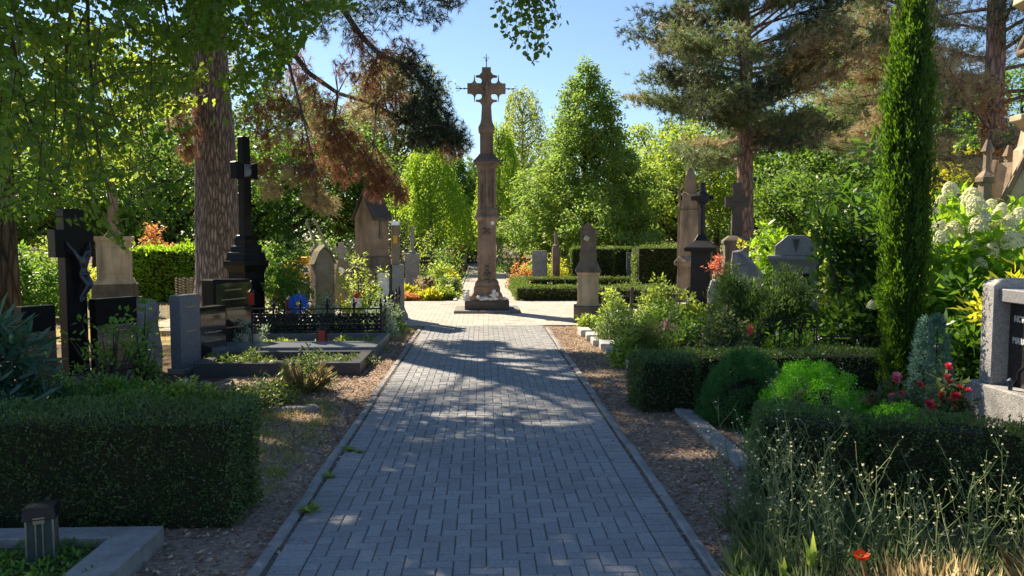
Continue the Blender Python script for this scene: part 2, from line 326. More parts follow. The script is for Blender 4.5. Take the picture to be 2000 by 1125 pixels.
class MB:
    def __init__(s): s.bm = bmesh.new()
    def _x(s, vs, rz, c):
        if rz:
            bmesh.ops.rotate(s.bm, verts=vs, cent=(0, 0, 0), matrix=Matrix.Rotation(rz, 3, 'Z'))
        bmesh.ops.translate(s.bm, verts=vs, vec=c)
    def box(s, c, size, rz=0, taper=1.0, rx=0, ry=0):
        """c = centre of the bottom face"""
        vs = bmesh.ops.create_cube(s.bm, size=1)['verts']
        for v in vs:
            k = taper if v.co.z > 0 else 1
            v.co = Vector((v.co.x * size[0] * k, v.co.y * size[1] * k, (v.co.z + 0.5) * size[2]))
        if rx: bmesh.ops.rotate(s.bm, verts=vs, cent=(0, 0, 0), matrix=Matrix.Rotation(rx, 3, 'X'))
        if ry: bmesh.ops.rotate(s.bm, verts=vs, cent=(0, 0, 0), matrix=Matrix.Rotation(ry, 3, 'Y'))
        s._x(vs, rz, c); return s
    def prism(s, pts, y0, y1, c=(0, 0, 0), rz=0):
        """outline in X-Z, thickness along Y"""
        a = [s.bm.verts.new((x, y0, z)) for x, z in pts]
        b = [s.bm.verts.new((x, y1, z)) for x, z in pts]
        n = len(pts)
        try:
            s.bm.faces.new(a); s.bm.faces.new(b[::-1])
        except ValueError: pass
        for i in range(n):
            j = (i + 1) % n
            s.bm.faces.new((a[j], a[i], b[i], b[j]))
        s._x(a + b, rz, c); return s
    def stack(s, prof, n=4, c=(0, 0, 0), rz=0, ry=1.0, cap=True):
        """rings of an n-sided column; prof = [(half width, z)], ry stretches depth"""
        rings = []; k = 1 / cos(pi / n); allv = []
        for h, z in prof:
            r = [s.bm.verts.new((h * k * cos(2 * pi * (i + 0.5) / n), h * k * ry * sin(2 * pi * (i + 0.5) / n), z)) for i in range(n)]
            rings.append(r); allv += r
        for a, b in zip(rings, rings[1:]):
            for i in range(n):
                j = (i + 1) % n
                s.bm.faces.new((a[i], a[j], b[j], b[i]))
        if cap:
            s.bm.faces.new(rings[0][::-1]); s.bm.faces.new(rings[-1])
        s._x(allv, rz, c); return s
    def tube(s, pts, r, n=6, cap=True):
        pts = [Vector(p) for p in pts]
        rs = r if isinstance(r, (list, tuple)) else [r] * len(pts)
        rings = []; up = Vector((0.31, 0.17, 0.93))
        for i, p in enumerate(pts):
            d = (pts[min(i + 1, len(pts) - 1)] - pts[max(i - 1, 0)]).normalized()
            if abs(d.dot(up)) > 0.97: up = Vector((0.9, 0.3, 0.1))
            u = d.cross(up).normalized(); w = d.cross(u)
            rings.append([s.bm.verts.new(p + (u * cos(2 * pi * k / n) + w * sin(2 * pi * k / n)) * rs[i]) for k in range(n)])
        for a, b in zip(rings, rings[1:]):
            for k in range(n):
                j = (k + 1) % n
                s.bm.faces.new((a[k], a[j], b[j], b[k]))
        if cap and n > 2:
            s.bm.faces.new(rings[0][::-1]); s.bm.faces.new(rings[-1])
        return s
    def ell(s, c, r, seg=10, ring=7):
        vs = bmesh.ops.create_uvsphere(s.bm, u_segments=seg, v_segments=ring, radius=1)['verts']
        for v in vs: v.co = Vector((v.co.x * r[0] + c[0], v.co.y * r[1] + c[1], v.co.z * r[2] + c[2]))
        return s
    def rock(s, amp, f=6.0, seed=0):
        from mathutils import noise
        for v in s.bm.verts:
            q = v.co * f + Vector((seed, seed * 2, 0))
            v.co += Vector((noise.noise(q), noise.noise(q + Vector((9, 0, 0))), noise.noise(q + Vector((0, 9, 0))))) * amp
        return s
    def build(s, name, mat, parent=None, bevel=0, smooth=False, sub=0):
        bm = s.bm
        if sub: bmesh.ops.subdivide_edges(bm, edges=bm.edges[:], cuts=sub, use_grid_fill=True)
        bmesh.ops.recalc_face_normals(bm, faces=bm.faces[:])
        if bevel:
            ed = [e for e in bm.edges if len(e.link_faces) == 2 and e.calc_face_angle(0) > 0.5]
            bmesh.ops.bevel(bm, geom=ed, offset=bevel, segments=1, affect='EDGES', clamp_overlap=True)
        me = bpy.data.meshes.new(name); bm.to_mesh(me); bm.free()
        if smooth:
            me.polygons.foreach_set('use_smooth', [True] * len(me.polygons))
        me.materials.append(mat)
        return link(name, me, parent)

def mesh_np(name, V, k, mat, parent=None, smooth=False):
    """V: (n*k,3) vertices, every k of them one face"""
    nv = len(V); nf = nv // k
    me = bpy.data.meshes.new(name)
    me.vertices.add(nv); me.vertices.foreach_set('co', np.ascontiguousarray(V, dtype=np.float32).ravel())
    me.loops.add(nv); me.loops.foreach_set('vertex_index', np.arange(nv, dtype=np.int32))
    me.polygons.add(nf)
    me.polygons.foreach_set('loop_start', np.arange(0, nv, k, dtype=np.int32))
    me.update(calc_edges=True)
    me.materials.append(mat)
    return link(name, me, parent)

def unit(a): return a / (np.linalg.norm(a, axis=-1, keepdims=True) + 1e-9)
def rnd(n): return RNG.normal(size=(n, 3))

def leaf_verts(Pb, D, N, L, W, shape='d'):
    n = len(Pb)
    L = (np.ones(n) * L)[:, None]; W = (np.ones(n) * W)[:, None]
    D = unit(D); S = unit(np.cross(D, N)); Nn = np.cross(S, D)
    if shape == 'n':                                     # needle
        q = [Pb - S * W / 2, Pb + S * W / 2, Pb + D * L]
    elif shape == 'd':                                   # small pointed leaf
        q = [Pb, Pb + D * L * 0.45 + S * W / 2 + Nn * L * 0.06, Pb + D * L, Pb + D * L * 0.45 - S * W / 2 + Nn * L * 0.06]
    elif shape == 's':                                   # strap
        q = [Pb - S * W / 3, Pb + S * W / 3, Pb + D * L * 0.6 + S * W / 2 + Nn * L * .06, Pb + D * L, Pb + D * L * 0.6 - S * W / 2 + Nn * L * .06]
    else:                                                # heart-shaped leaf
        q = [Pb, Pb + D * L * 0.12 + S * W * 0.42 + Nn * L * .05, Pb + D * L * 0.5 + S * W * 0.46 + Nn * L * .07, Pb + D * L,
             Pb + D * L * 0.5 - S * W * 0.46 + Nn * L * .07, Pb + D * L * 0.12 - S * W * 0.42 + Nn * L * .05]
    return np.stack(q, 1).reshape(-1, 3), len(q)

def leaves(name, Pb, D, N, L, W, mat, parent=None, shape='d'):
    V, k = leaf_verts(np.asarray(Pb, float), D, N, L, W, shape)
    return mesh_np(name, V, k, mat, parent)

def cloud(cent, rc, k, flat=0.6):
    """k leaf positions round each clump centre"""
    c = np.repeat(np.asarray(cent, float), k, axis=0)
    rr = np.repeat(np.ones(len(cent)) * rc, k)[:, None]
    q = unit(rnd(len(c))) * (RNG.random(len(c))[:, None] ** 0.45)
    q[:, 2] *= flat
    return c + q * rr, unit(q)

def lumpy(a, t, seed):
    s = np.random.default_rng(seed).random(8) * 6.28
    return 1 + 0.16 * np.sin(3 * a + s[0] + 5 * t) + 0.13 * np.sin(5 * a + s[1] - 9 * t) + 0.12 * np.sin(2 * a + s[2] + 13 * t) + 0.1 * np.sin(7 * a + s[3] + 17 * t)

PROF = {
    'cone': lambda t: np.clip((1 - t) ** 0.92 * np.clip(t * 5 + 0.5, 0, 1), 0.02, 1),
    'round': lambda t: np.sqrt(np.clip(1 - (2 * t - 1) ** 2, 0.02, 1)),
    'egg': lambda t: np.clip(np.sin(pi * np.clip(t, 0, 1) ** 0.75) ** 0.6, 0.05, 1),
    'broad': lambda t: np.clip((1 - t ** 2.4) ** 0.6 * np.clip(t * 5 + 0.45, 0, 1), 0.05, 1),
}

def crown_pts(n, z0, z1, rad, prof, seed, lo=0.35):
    f = PROF[prof]
    t = RNG.random(n * 3)
    t = t[RNG.random(n * 3) < f(t) ** 1.2][:n]
    a = RNG.random(len(t)) * 2 * pi
    rr = rad * f(t) * lumpy(a, t, seed) * (lo + (1 - lo) * RNG.random(len(t)) ** 0.6)
    return np.stack([rr * np.cos(a), rr * np.sin(a), z0 + (z1 - z0) * t], 1)

def trunk_mb(h, r0, r1, lean=(0, 0), flare=1.35, n=12, wob=0.04):
    mb = MB(); pts = []; rs = []
    for i in range(9):
        t = i / 8
        pts.append((lean[0] * t + random.uniform(-wob, wob) * (i > 0), lean[1] * t + random.uniform(-wob, wob) * (i > 0), h * t))
        rs.append((r0 + (r1 - r0) * t) * (1 + (flare - 1) * max(0, 1 - t * 6)))
    mb.tube(pts, rs, n)
    return mb

def limbs(mb, h0, h1, ends, r, lean=(0, 0), H=None):
    H = H or h1
    for e in ends:
        e = Vector(e); hz = min(max(h0, e.z - 0.55 * Vector((e.x, e.y)).length - 0.2), h1)
        t = hz / H
        s = Vector((lean[0] * t, lean[1] * t, hz))
        m = s.lerp(e, 0.5) + Vector((random.uniform(-.15, .15), random.uniform(-.15, .15), -0.08 * (e - s).length))
        mb.tube([s, s.lerp(m, .5) + Vector((0, 0, -.03)), m, m.lerp(e, .6), e], [r * 0.55, r * .45, r * .33, r * .2, r * .07], 5)

def tree(name, label, X0, Y0, H, z0, rad, prof, mat, nclump=260, k=55, rc=0.55, leaf=0.13, trunk_r=0.18, bark='bark',
         lo=0.35, flat=0.65, droop=0.3, group='trees behind the graves', seed=0, shape='d', nl=26, trunk_h=None):
    o = thing(name, label, 'tree', (X0, Y0, 0), 0, group)
    c = crown_pts(nclump, z0, H - rc * 0.4, rad, prof, seed, lo)
    p, q = cloud(c, rc * RNG.uniform(0.6, 1.3, len(c)), k, flat)
    D = q + rnd(len(p)) * 0.6 + np.array([0, 0, -droop]); N = rnd(len(p)) * 0.6 + np.array([0, 0, 1.0])
    leaves('crown', p, D, N, leaf * RNG.uniform(.7, 1.3, len(p)), leaf * 0.7, M[mat], o, shape)
    th = trunk_h or (z0 + (H - z0) * 0.75)
    mb = trunk_mb(th, trunk_r, trunk_r * 0.25)
    limbs(mb, z0 * 0.8, th, [c[i] for i in RNG.choice(len(c), min(nl, len(c)), replace=False)], trunk_r, H=th)
    mb.build('trunk', M[bark], o, smooth=True)
    return o

def weeping(name, label, X0, Y0, H, rad, mat, n=520, per=42, seed=0, zbot=1.5, leaf=0.11, trunk_r=0.16, top=0.5, group='trees behind the graves'):
    """birch whose thin shoots hang down in curtains"""
    o = thing(name, label, 'tree', (X0, Y0, 0), 0, group)
    t = RNG.random(n) ** 0.8; a = RNG.random(n) * 2 * pi
    rr = rad * (1 - 0.75 * t ** 1.6) * lumpy(a, t * .4, seed) * (0.25 + 0.75 * RNG.random(n) ** 0.5)
    S = np.stack([rr * np.cos(a), rr * np.sin(a), zbot + (H - zbot) * (0.25 + 0.75 * t)], 1)
    length = np.minimum(S[:, 2] - zbot * RNG.uniform(.5, 1.3, n), RNG.uniform(1.0, 3.2, n))
    length = np.maximum(length, 0.4)
    u = RNG.random((n, per))
    out = unit(np.stack([np.cos(a), np.sin(a), 0 * a], 1))
    p = S[:, None, :] + out[:, None, :] * (0.45 * np.sqrt(u))[:, :, None] + np.stack([0 * u, 0 * u, 0.18 * np.sin(u * 3) - u * length[:, None]], 2)
    p += RNG.normal(size=p.shape) * np.array([.06, .06, .05]); p = p.reshape(-1, 3)
    D = rnd(len(p)) * 0.6 + np.array([0, 0, -1.0]); N = rnd(len(p))
    leaves('crown', p, D, N, leaf * RNG.uniform(.7, 1.3, len(p)), leaf * .5, M[mat], o, 'd')
    mb = trunk_mb(H * 0.85, trunk_r, 0.03)
    limbs(mb, H * .3, H * .85, S[:40], trunk_r * .7, H=H * .85)
    mb.build('trunk', M['birch_bark'], o, smooth=True)
    return o

def hedge(name, label, boxes, h, mat, dens=3200, L=0.028, W=0.009, rad=0.07, lump=0.02, group=None, cat='hedge', top_mat=None, z0=0.0, rz=0, at=None):
    """clipped hedge from touching boxes (x0,x1,y0,y1)"""
    cx = sum(b[0] + b[1] for b in boxes) / 2 / len(boxes); cy = boxes[0][2]
    o = thing(name, label, cat, (cx, cy, z0), 0, group)
    if at: cx = cy = 0; o.location = (*at, 0); o.rotation_euler = (0, 0, rz)
    core = MB(); PP = []; NN = []
    for (x0, x1, y0, y1) in boxes:
        core.box(((x0 + x1) / 2 - cx, (y0 + y1) / 2 - cy, 0.0), (x1 - x0 - .09, y1 - y0 - .09, h - .06))
        lx, ly = x1 - x0, y1 - y0
        areas = np.array([lx * ly, lx * h, lx * h, ly * h, ly * h])
        n = int(areas.sum() * dens)
        f = RNG.choice(5, n, p=areas / areas.sum()); u = RNG.random(n); v = RNG.random(n)
        p = np.zeros((n, 3))
        p[:, 0] = np.where(f < 3, x0 + u * lx, np.where(f == 3, x0, x1))
        p[:, 1] = np.where(f == 0, y0 + v * ly, np.where(f == 1, y0, np.where(f == 2, y1, y0 + u * ly)))
        p[:, 2] = np.where(f == 0, h, v * h)
        inn = np.clip(p, [x0 + rad, y0 + rad, -1], [x1 - rad, y1 - rad, h - rad])
        nn = unit(p - inn); p = inn + nn * rad
        p -= nn * (RNG.random(n)[:, None] ** 2) * 0.05
        w = np.sin(p[:, 0] * 5.1 + p[:, 2] * 3) + np.sin(p[:, 1] * 6.3 + p[:, 0] * 2.2) + np.sin(p[:, 2] * 9 + p[:, 0] * 7.7) + np.sin(p[:, 0] * 17 + p[:, 1] * 13) * .6
        p += nn * (w * lump * 0.4)[:, None]
        keep = np.ones(n, bool)
        for b in boxes:
            if b != (x0, x1, y0, y1):
                keep &= ~((p[:, 0] > b[0] + .03) & (p[:, 0] < b[1] - .03) & (p[:, 1] > b[2] + .03) & (p[:, 1] < b[3] - .03))
        PP.append(p[keep]); NN.append(nn[keep])
    p = np.concatenate(PP) - np.array([cx, cy, 0]); nn = np.concatenate(NN)
    ns = max(6, len(p) // 90); j = RNG.choice(len(p), ns)              # stray shoots the shears missed
    sp, sd = np.repeat(p[j], 7, 0), np.repeat(nn[j] + rnd(ns) * .5 + np.array([0, 0, .5]), 7, 0)
    sp = sp + unit(sd) * (RNG.random(len(sp))[:, None] * L * 2.2); p = np.concatenate([p, sp]); nn = np.concatenate([nn, unit(sd)])
    D = nn * 0.8 + rnd(len(p)) * 0.75 + np.array([0, 0, .25]); N = rnd(len(p)) + nn * .4
    leaves('foliage', p, D, N, L * RNG.uniform(.6, 1.5, len(p)), W * RNG.uniform(.8, 1.3, len(p)), M[mat], o, 'd')
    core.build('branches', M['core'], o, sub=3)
    return o

def shrub(name, label, c, r, mat, n=60, k=45, rc=0.14, leaf=0.06, w=0.5, shape='d', up=0.2, stems=10, flat=.8, cat='shrub', group=None, lo=.5,
          flower=None, nf=0, fl=0.04, bottom=0.05, seed=None, stem_mat='twig', dirup=0.0):
    """bush: leafy clumps spread through an uneven dome, on stems from the ground"""
    o = thing(name, label, cat, (c[0], c[1], c[2] if len(c) > 2 else 0), 0, group)
    rx, ry, h = r
    seed = seed if seed is not None else random.randint(0, 999)
    q = unit(rnd(n)); q[:, 2] = np.abs(q[:, 2]) * 1.0
    a = np.arctan2(q[:, 1], q[:, 0])
    s = (lo + (1 - lo) * RNG.random(n) ** .6) * lumpy(a, q[:, 2], seed)
    cc = q * s[:, None] * np.array([rx - rc * .5, ry - rc * .5, h * .95 - rc * .5])
    cc[:, 2] = np.maximum(cc[:, 2], bottom + rc * .3)
    p, d = cloud(cc, rc * RNG.uniform(.7, 1.3, n), k, flat)
    p[:, 2] = np.maximum(p[:, 2], .01 + RNG.random(len(p)) * .05)
    D = d + rnd(len(p)) * .5 + np.array([0, 0, up]) + dirup * np.array([0, 0, 1.])
    N = rnd(len(p)) * .6 + np.array([0, 0, 1.])
    if dirup: N = rnd(len(p))
    leaves('foliage', p, D, N, leaf * RNG.uniform(.65, 1.35, len(p)), leaf * w, M[mat], o, shape)
    if stems:
        mb = MB()
        for i in RNG.choice(n, min(stems, n), replace=False):
            e = Vector(cc[i]); b = Vector((e.x * .15, e.y * .15, 0))
            mb.tube([b, b.lerp(e, .5) + Vector((0, 0, .04 * h)), e], [.012 * h + .004, .008 * h + .003, .003], 5)
        mb.build('stems', M[stem_mat], o)
    if flower and nf:
        top = np.argsort(-(cc[:, 2] / h - cc[:, 1] / ry * .5))[:max(8, int(n * .7))]; idx = RNG.choice(top, nf)
        for i in idx:
            e = cc[i] * (1.08 + .17 * random.random()); e[2] = max(e[2], .05)
            blossom('blossom', e, fl * random.uniform(.8, 1.25), M[flower], o)
    return o

_bl = {}
def blossom(name, loc, r, mat, parent):
    """small flower of two rings of petals; copies share their mesh"""
    if mat.name not in _bl:
        n = 13; a = np.arange(n) * 2.4; tl = np.where(np.arange(n) < 7, .35, 1.1)
        D = np.stack([np.cos(a), np.sin(a), tl], 1)
        V, k = leaf_verts(np.zeros((n, 3)), D, np.tile([0, 0, 1.], (n, 1)) + D * -.3, 1.0, .8, 'h')
        o = mesh_np(name, V, k, mat, parent); _bl[mat.name] = o.data
    else:
        o = link(name, _bl[mat.name], parent)
    o.location = loc; o.scale = (r, r, r)
    d = Vector((random.uniform(-.6, .3), random.uniform(-1, .2), 1)).normalized()
    o.rotation_euler = d.to_track_quat('Z', 'Y').to_euler()
    return o

def text_mesh(name, s, size, mat, parent, loc, rot, ext=0.002, sx=1.0, align='LEFT', bold=0.0):
    cu = bpy.data.curves.new(name, 'FONT'); cu.body = s; cu.size = size; cu.extrude = ext; cu.align_x = align; cu.offset = bold
    t = bpy.data.objects.new(name + '_t', cu); COL.objects.link(t)
    bpy.context.view_layer.update()
    me = bpy.data.meshes.new_from_object(t.evaluated_get(bpy.context.evaluated_depsgraph_get()))
    bpy.data.objects.remove(t)
    me.materials.clear(); me.materials.append(mat)
    o = link(name, me, parent); o.location = loc; o.rotation_euler = rot; o.scale = (sx, 1, 1)
    return o

def figure(name, joints, bones, mat, parent, sub=2):
    """one continuous body: joints = {name: (x,y,z,r)}, first joint = pelvis"""
    ks = list(joints); me = bpy.data.meshes.new(name)
    me.from_pydata([joints[k][:3] for k in ks], [(ks.index(a), ks.index(b)) for a, b in bones], [])
    o = link(name, me, parent)
    sk = o.modifiers.new('skin', 'SKIN')
    if not me.skin_vertices: me.skin_vertices.new()
    for i, k in enumerate(ks):
        me.skin_vertices[0].data[i].radius = (joints[k][3],) * 2
        me.skin_vertices[0].data[i].use_root = (i == 0)
    ss = o.modifiers.new('sub', 'SUBSURF'); ss.levels = sub; ss.render_levels = sub
    me.materials.append(mat)
    return o

# ------------------------------------------------------------------ ground
def ground_mat():
    m, t, n, l = new_mat('cemetery_earth')
    tc = n.new('ShaderNodeTexCoord')
    def noise(sc, det=6, ro=.6):
        z = n.new('ShaderNodeTexNoise'); z.inputs['Scale'].default_value = sc; z.inputs['Detail'].default_value = det; z.inputs['Roughness'].default_value = ro
        l.new(tc.outputs['Object'], z.inputs['Vector']); return z
    a = noise(28, 6, .75); r = ramp(n, [(0.3, (0.075, 0.05, 0.042)), (0.5, (0.15, 0.105, 0.085)), (0.72, (0.27, 0.2, 0.16))]); l.new(a.outputs[0], r.inputs[0])
    b = noise(0.55, 4); rb = ramp(n, [(0.48, (0, 0, 0)), (0.6, (.75, .75, .75))]); l.new(b.outputs[0], rb.inputs[0])
    c = noise(60, 5, .8); rc = ramp(n, [(0.3, (0.12, 0.1, 0.045)), (0.55, (0.28, 0.22, 0.1)), (0.75, (0.42, 0.34, 0.18))]); l.new(c.outputs[0], rc.inputs[0])
    mx = n.new('ShaderNodeMix'); mx.data_type = 'RGBA'
    l.new(rb.outputs[0], mx.inputs['Factor']); l.new(r.outputs[0], mx.inputs['A']); l.new(rc.outputs[0], mx.inputs['B'])
    p = n.new('ShaderNodeBsdfPrincipled'); p.inputs['Roughness'].default_value = 1; p.inputs['Specular IOR Level'].default_value = .1
    l.new(mx.outputs['Result'], p.inputs['Base Color'])
    bp = n.new('ShaderNodeBump'); bp.inputs['Strength'].default_value = 1; bp.inputs['Distance'].default_value = .03
    l.new(c.outputs[0], bp.inputs['Height']); l.new(bp.outputs[0], p.inputs['Normal'])
    o = n.new('ShaderNodeOutputMaterial'); l.new(p.outputs[0], o.inputs[0]); return m

M['earth'] = ground_mat()
M['drylawn'] = stone_mat('dry_lawn', (0.24, 0.19, 0.08), (0.42, 0.34, 0.17), 3, 1, .6, spec=.1)
M['mulch'] = stone_mat('bark_mulch', (0.2, 0.148, 0.115), (0.42, 0.33, 0.265), 26, 1, 1.0, spec=.1)
M['joint'] = stone_mat('joint_sand', (0.1, 0.093, 0.084), (0.19, 0.172, 0.15), 30, 1, .5, spec=.1)
M['soil'] = stone_mat('bed_soil', (0.06, 0.045, 0.035), (0.13, 0.1, 0.075), 20, 1, 1, spec=.1)

def sheet(name, x0, x1, y0, y1, z, mat, nx=1, ny=1, wob=0):
    bm = bmesh.new()
    g = [[bm.verts.new((x0 + (x1 - x0) * i / nx + (random.uniform(-wob, wob) if (i in (0, nx) or j in (0, ny)) else 0),
                        y0 + (y1 - y0) * j / ny + (random.uniform(-wob, wob) if (i in (0, nx) or j in (0, ny)) else 0), z)) for i in range(nx + 1)] for j in range(ny + 1)]
    for j in range(ny):
        for i in range(nx): bm.faces.new((g[j][i], g[j][i + 1], g[j + 1][i + 1], g[j + 1][i]))
    me = bpy.data.meshes.new(name); bm.to_mesh(me); bm.free(); me.materials.append(mat)
    return tag(link(name, me), kind='structure')

sheet('ground', -160, 160, -20, 320, 0, M['earth'])
sheet('lawn', -13, -3.6, 12.6, 19.5, 0.004, M['drylawn'], 20, 16, .25)
sheet('mulch_verge', -3.2, -1.1, 3.2, 14.6, 0.008, M['mulch'], 8, 24, .12)
sheet('mulch_verge', 1.12, 2.3, 3.0, 14.7, 0.008, M['mulch'], 6, 24, .1)

def pavers(name, x0, x1, y0, y1, a, top, mat, style='herring', gap=.006, skip=None):
    """block paving: every block has its own bevelled top"""
    R4 = []
    nx = int((x1 - x0) / a) + 1; ny = int((y1 - y0) / a) + 1
    for j in range(-1, ny + 1):
        for i in range(-1, nx + 1):
            if style == 'herring':
                k = (i - j) % 4
                if k == 0: q = (i, j, 2, 1)
                elif k == 3: q = (i, j, 1, 2)
                else: continue
            else:
                if (i + (j % 2)) % 2: continue
                q = (i, j, 2, 1)
            bx0, by0 = x0 + q[0] * a, y0 + q[1] * a
            bx1, by1 = bx0 + q[2] * a, by0 + q[3] * a
            bx0, bx1 = max(bx0, x0), min(bx1, x1); by0, by1 = max(by0, y0), min(by1, y1)
            if bx1 - bx0 < .02 or by1 - by0 < .02: continue
            if skip and skip((bx0 + bx1) / 2, (by0 + by1) / 2): continue
            R4.append((bx0 + gap / 2, bx1 - gap / 2, by0 + gap / 2, by1 - gap / 2))
    return block_mesh(name, R4, top, mat)

def block_mesh(name, R4, top, mat, ch=.005, deep=.03, tilt=.0015):
    r = np.array(R4); n = len(r)
    z = top + RNG.uniform(-.0012, .0012, (n, 1)) + RNG.uniform(-tilt, tilt, (n, 4))
    def ring(e, dz):
        xs = np.stack([r[:, 0] + e, r[:, 1] - e, r[:, 1] - e, r[:, 0] + e], 1)
        ys = np.stack([r[:, 2] + e, r[:, 2] + e, r[:, 3] - e, r[:, 3] - e], 1)
        return np.stack([xs, ys, z + dz], 2)
    V = np.concatenate([ring(ch, 0), ring(0, -ch), ring(0, -deep)], 1)      # n,12,3
    F = [(0, 1, 2, 3)]
    for b in (0, 4):
        for i in range(4):
            j = (i + 1) % 4; F.append((b + i, b + 4 + i, b + 4 + j, b + j))
    F = np.array(F)[None] + (np.arange(n) * 12)[:, None, None]
    me = bpy.data.meshes.new(name)
    me.from_pydata(V.reshape(-1, 3).tolist(), [], F.reshape(-1, 4).tolist())
    me.materials.append(mat)
    return tag(link(name, me), kind='structure')

PX0, PX1 = -1.13, 1.16                     # path between its kerbs
BW = .19                                   # border course
sheet('path_bedding', PX0 - .02, PX1 + .02, 1.0, 14.72, .0225, M['joint'])
A = (PX1 - PX0 - 2 * BW) / 22
pavers('path', PX0 + BW, PX1 - BW, 1.2, 14.7, A, .03, M['paver'])
ys = np.arange(1.2, 14.6, .098)
block_mesh('path_border', [(PX0 + .022, PX0 + BW - .004, y, y + .092) for y in ys] + [(PX1 - BW + .004, PX1 - .022, y, y + .092) for y in ys], .031, M['paver'])
ky = np.arange(1.2, 14.2, 1.0)
kj = lambda: random.uniform(-.006, .006)
block_mesh('path_kerb', [(PX0 - .072 + a, PX0 - .006 + a, y, y + .985) for y in ky for a in (kj(),)] + [(PX1 + .006 + a, PX1 + .072 + a, y, y + .985) for y in ky for a in (kj(),)], .04, M['kerb'], .01, .06, .008)
# sunny crossing and the path beyond it
sheet('crossing_bedding', -16, 16, 14.72, 20.3, .0232, M['joint'])
pavers('crossing_paving', -6.5, 7.0, 14.72, 20.25, .105, .03, M['paver_sand'], 'run', .006)
block_mesh('crossing_border', [(x, x + .198, 14.72 - .1, 14.715) for x in np.arange(PX0, PX1 - .1, .2)], .0315, M['paver'])
sheet('far_path_bedding', -.72, 1.0, 20.3, 62, .012, M['joint'])
pavers('far_path', -.68, .96, 20.27, 44, .12, .03, M['paver_sand'], 'run', .008)
block_mesh('far_path_kerb', [(-.79, -.7, y, y + .99) for y in np.arange(20.3, 44, 1)] + [(.98, 1.07, y, y + .99) for y in np.arange(20.3, 44, 1)], .06, M['pale_stone'], .008, .06, .004)

# fallen leaves, bark chips and grass: nobody could count them
def scatter(name, boxes, mat, L, W, flat=True, z=0.012, tilt=.25, shape='d', seed=0, up=1.0, label=None):
    PP = []
    for (x0, x1, y0, y1, n) in boxes:
        PP.append(np.stack([RNG.uniform(x0, x1, n), RNG.uniform(y0, y1, n), np.full(n, z)], 1))
    p = np.concatenate(PP); n = len(p)
    if flat:
        a = RNG.random(n) * 6.28
        D = np.stack([np.cos(a), np.sin(a), RNG.normal(size=n) * tilt + .1], 1); N = np.tile([0, 0, 1.], (n, 1)) + rnd(n) * .3
    else:
        D = rnd(n) * .45 + np.array([0, 0, up]); N = rnd(n)
    o = leaves(name, p, D, N, L * RNG.uniform(.5, 1.5, n), W * RNG.uniform(.6, 1.3, n), mat, None, shape)
    return tag(o, kind='stuff')

scatter('fallen_leaves', [(-3.0, -1.24, 3.2, 14.5, 9000), (1.27, 2.2, 3.2, 14.6, 8000), (-1.26, -.95, 3.4, 14.4, 1500), (1.0, 1.3, 3.4, 14.4, 1300), (-1.14, -1.08, 3.4, 14.4, 500), (1.1, 1.16, 3.4, 14.4, 500),
                          (-1.1, 1.1, 3.6, 14.6, 260), (-2.5, -1.2, 6, 11, 3500)], M['litter'], .035, .022, z=.02)
scatter('bark_chips', [(-3.0, -1.24, 3.2, 14.5, 9000), (1.27, 2.2, 3.2, 14.6, 9000)], M['litter'], .022, .008, z=.014)
scatter('pale_litter', [(-3.0, -1.24, 3.4, 14.5, 900), (1.27, 2.1, 3.4, 14.6, 800)], M['weed_bud'], .02, .011, z=.022)
def clumps(n, x0, x1, y0, y1, k, r):
    out = []
    for _ in range(n):
        x, y = random.uniform(x0, x1), random.uniform(y0, y1); q = r * random.uniform(.5, 1.3)
        out.append((x - q, x + q, y - q * 1.3, y + q * 1.3, k))
    return out
scatter('dry_grass', clumps(46, -2.3, -1.45, 4.9, 7.6, 90, .14) + clumps(16, 1.35, 1.9, 8, 14, 30, .1), M['drygrass'], .05, .005, False, .01, shape='n')
scatter('verge_grass', clumps(30, -2.4, -1.4, 5.0, 7.2, 130, .12) + clumps(14, -2.2, -1.5, 7, 8, 70, .1) + clumps(30, -1.75, -1.3, 13, 14.6, 70, .12), M['grass'], .055, .005, False, .01, shape='n')
scatter('lawn_grass', [(-12, -3.8, 12.8, 19.3, 14000)], M['drygrass'], .07, .012, False, .01, shape='n')

# small weeds rooted in the joint beside the kerb
def weed_rosette(x, y, r, label):
    n = 26; a = RNG.random(n) * 6.28
    D = np.stack([np.cos(a), np.sin(a), RNG.uniform(.1, .9, n)], 1)
    o = leaves('joint_weed', np.zeros((n, 3)), D, np.tile([0, 0, 1.], (n, 1)), r * RNG.uniform(.5, 1.2, n), r * .3, M['light_shrub'], None, 'h')
    o.location = (x, y, .03); tag(o, label, 'weed', 'weeds in the joint beside the kerb')
weed_rosette(P(385, 460, 1).x * 0 - 1.08, 4.72, .09, 'leafy weed in the left kerb joint, nearest to the viewer')
weed_rosette(-1.1, 5.42, .07, 'small weed in the left kerb joint, beside the dark right end of the big hedge')
weed_rosette(-1.07, 6.1, .07, 'small weed in the left kerb joint where the dry grass begins')
weed_rosette(-.98, 6.05, .05, 'tiny weed between pavers just right of the left kerb')

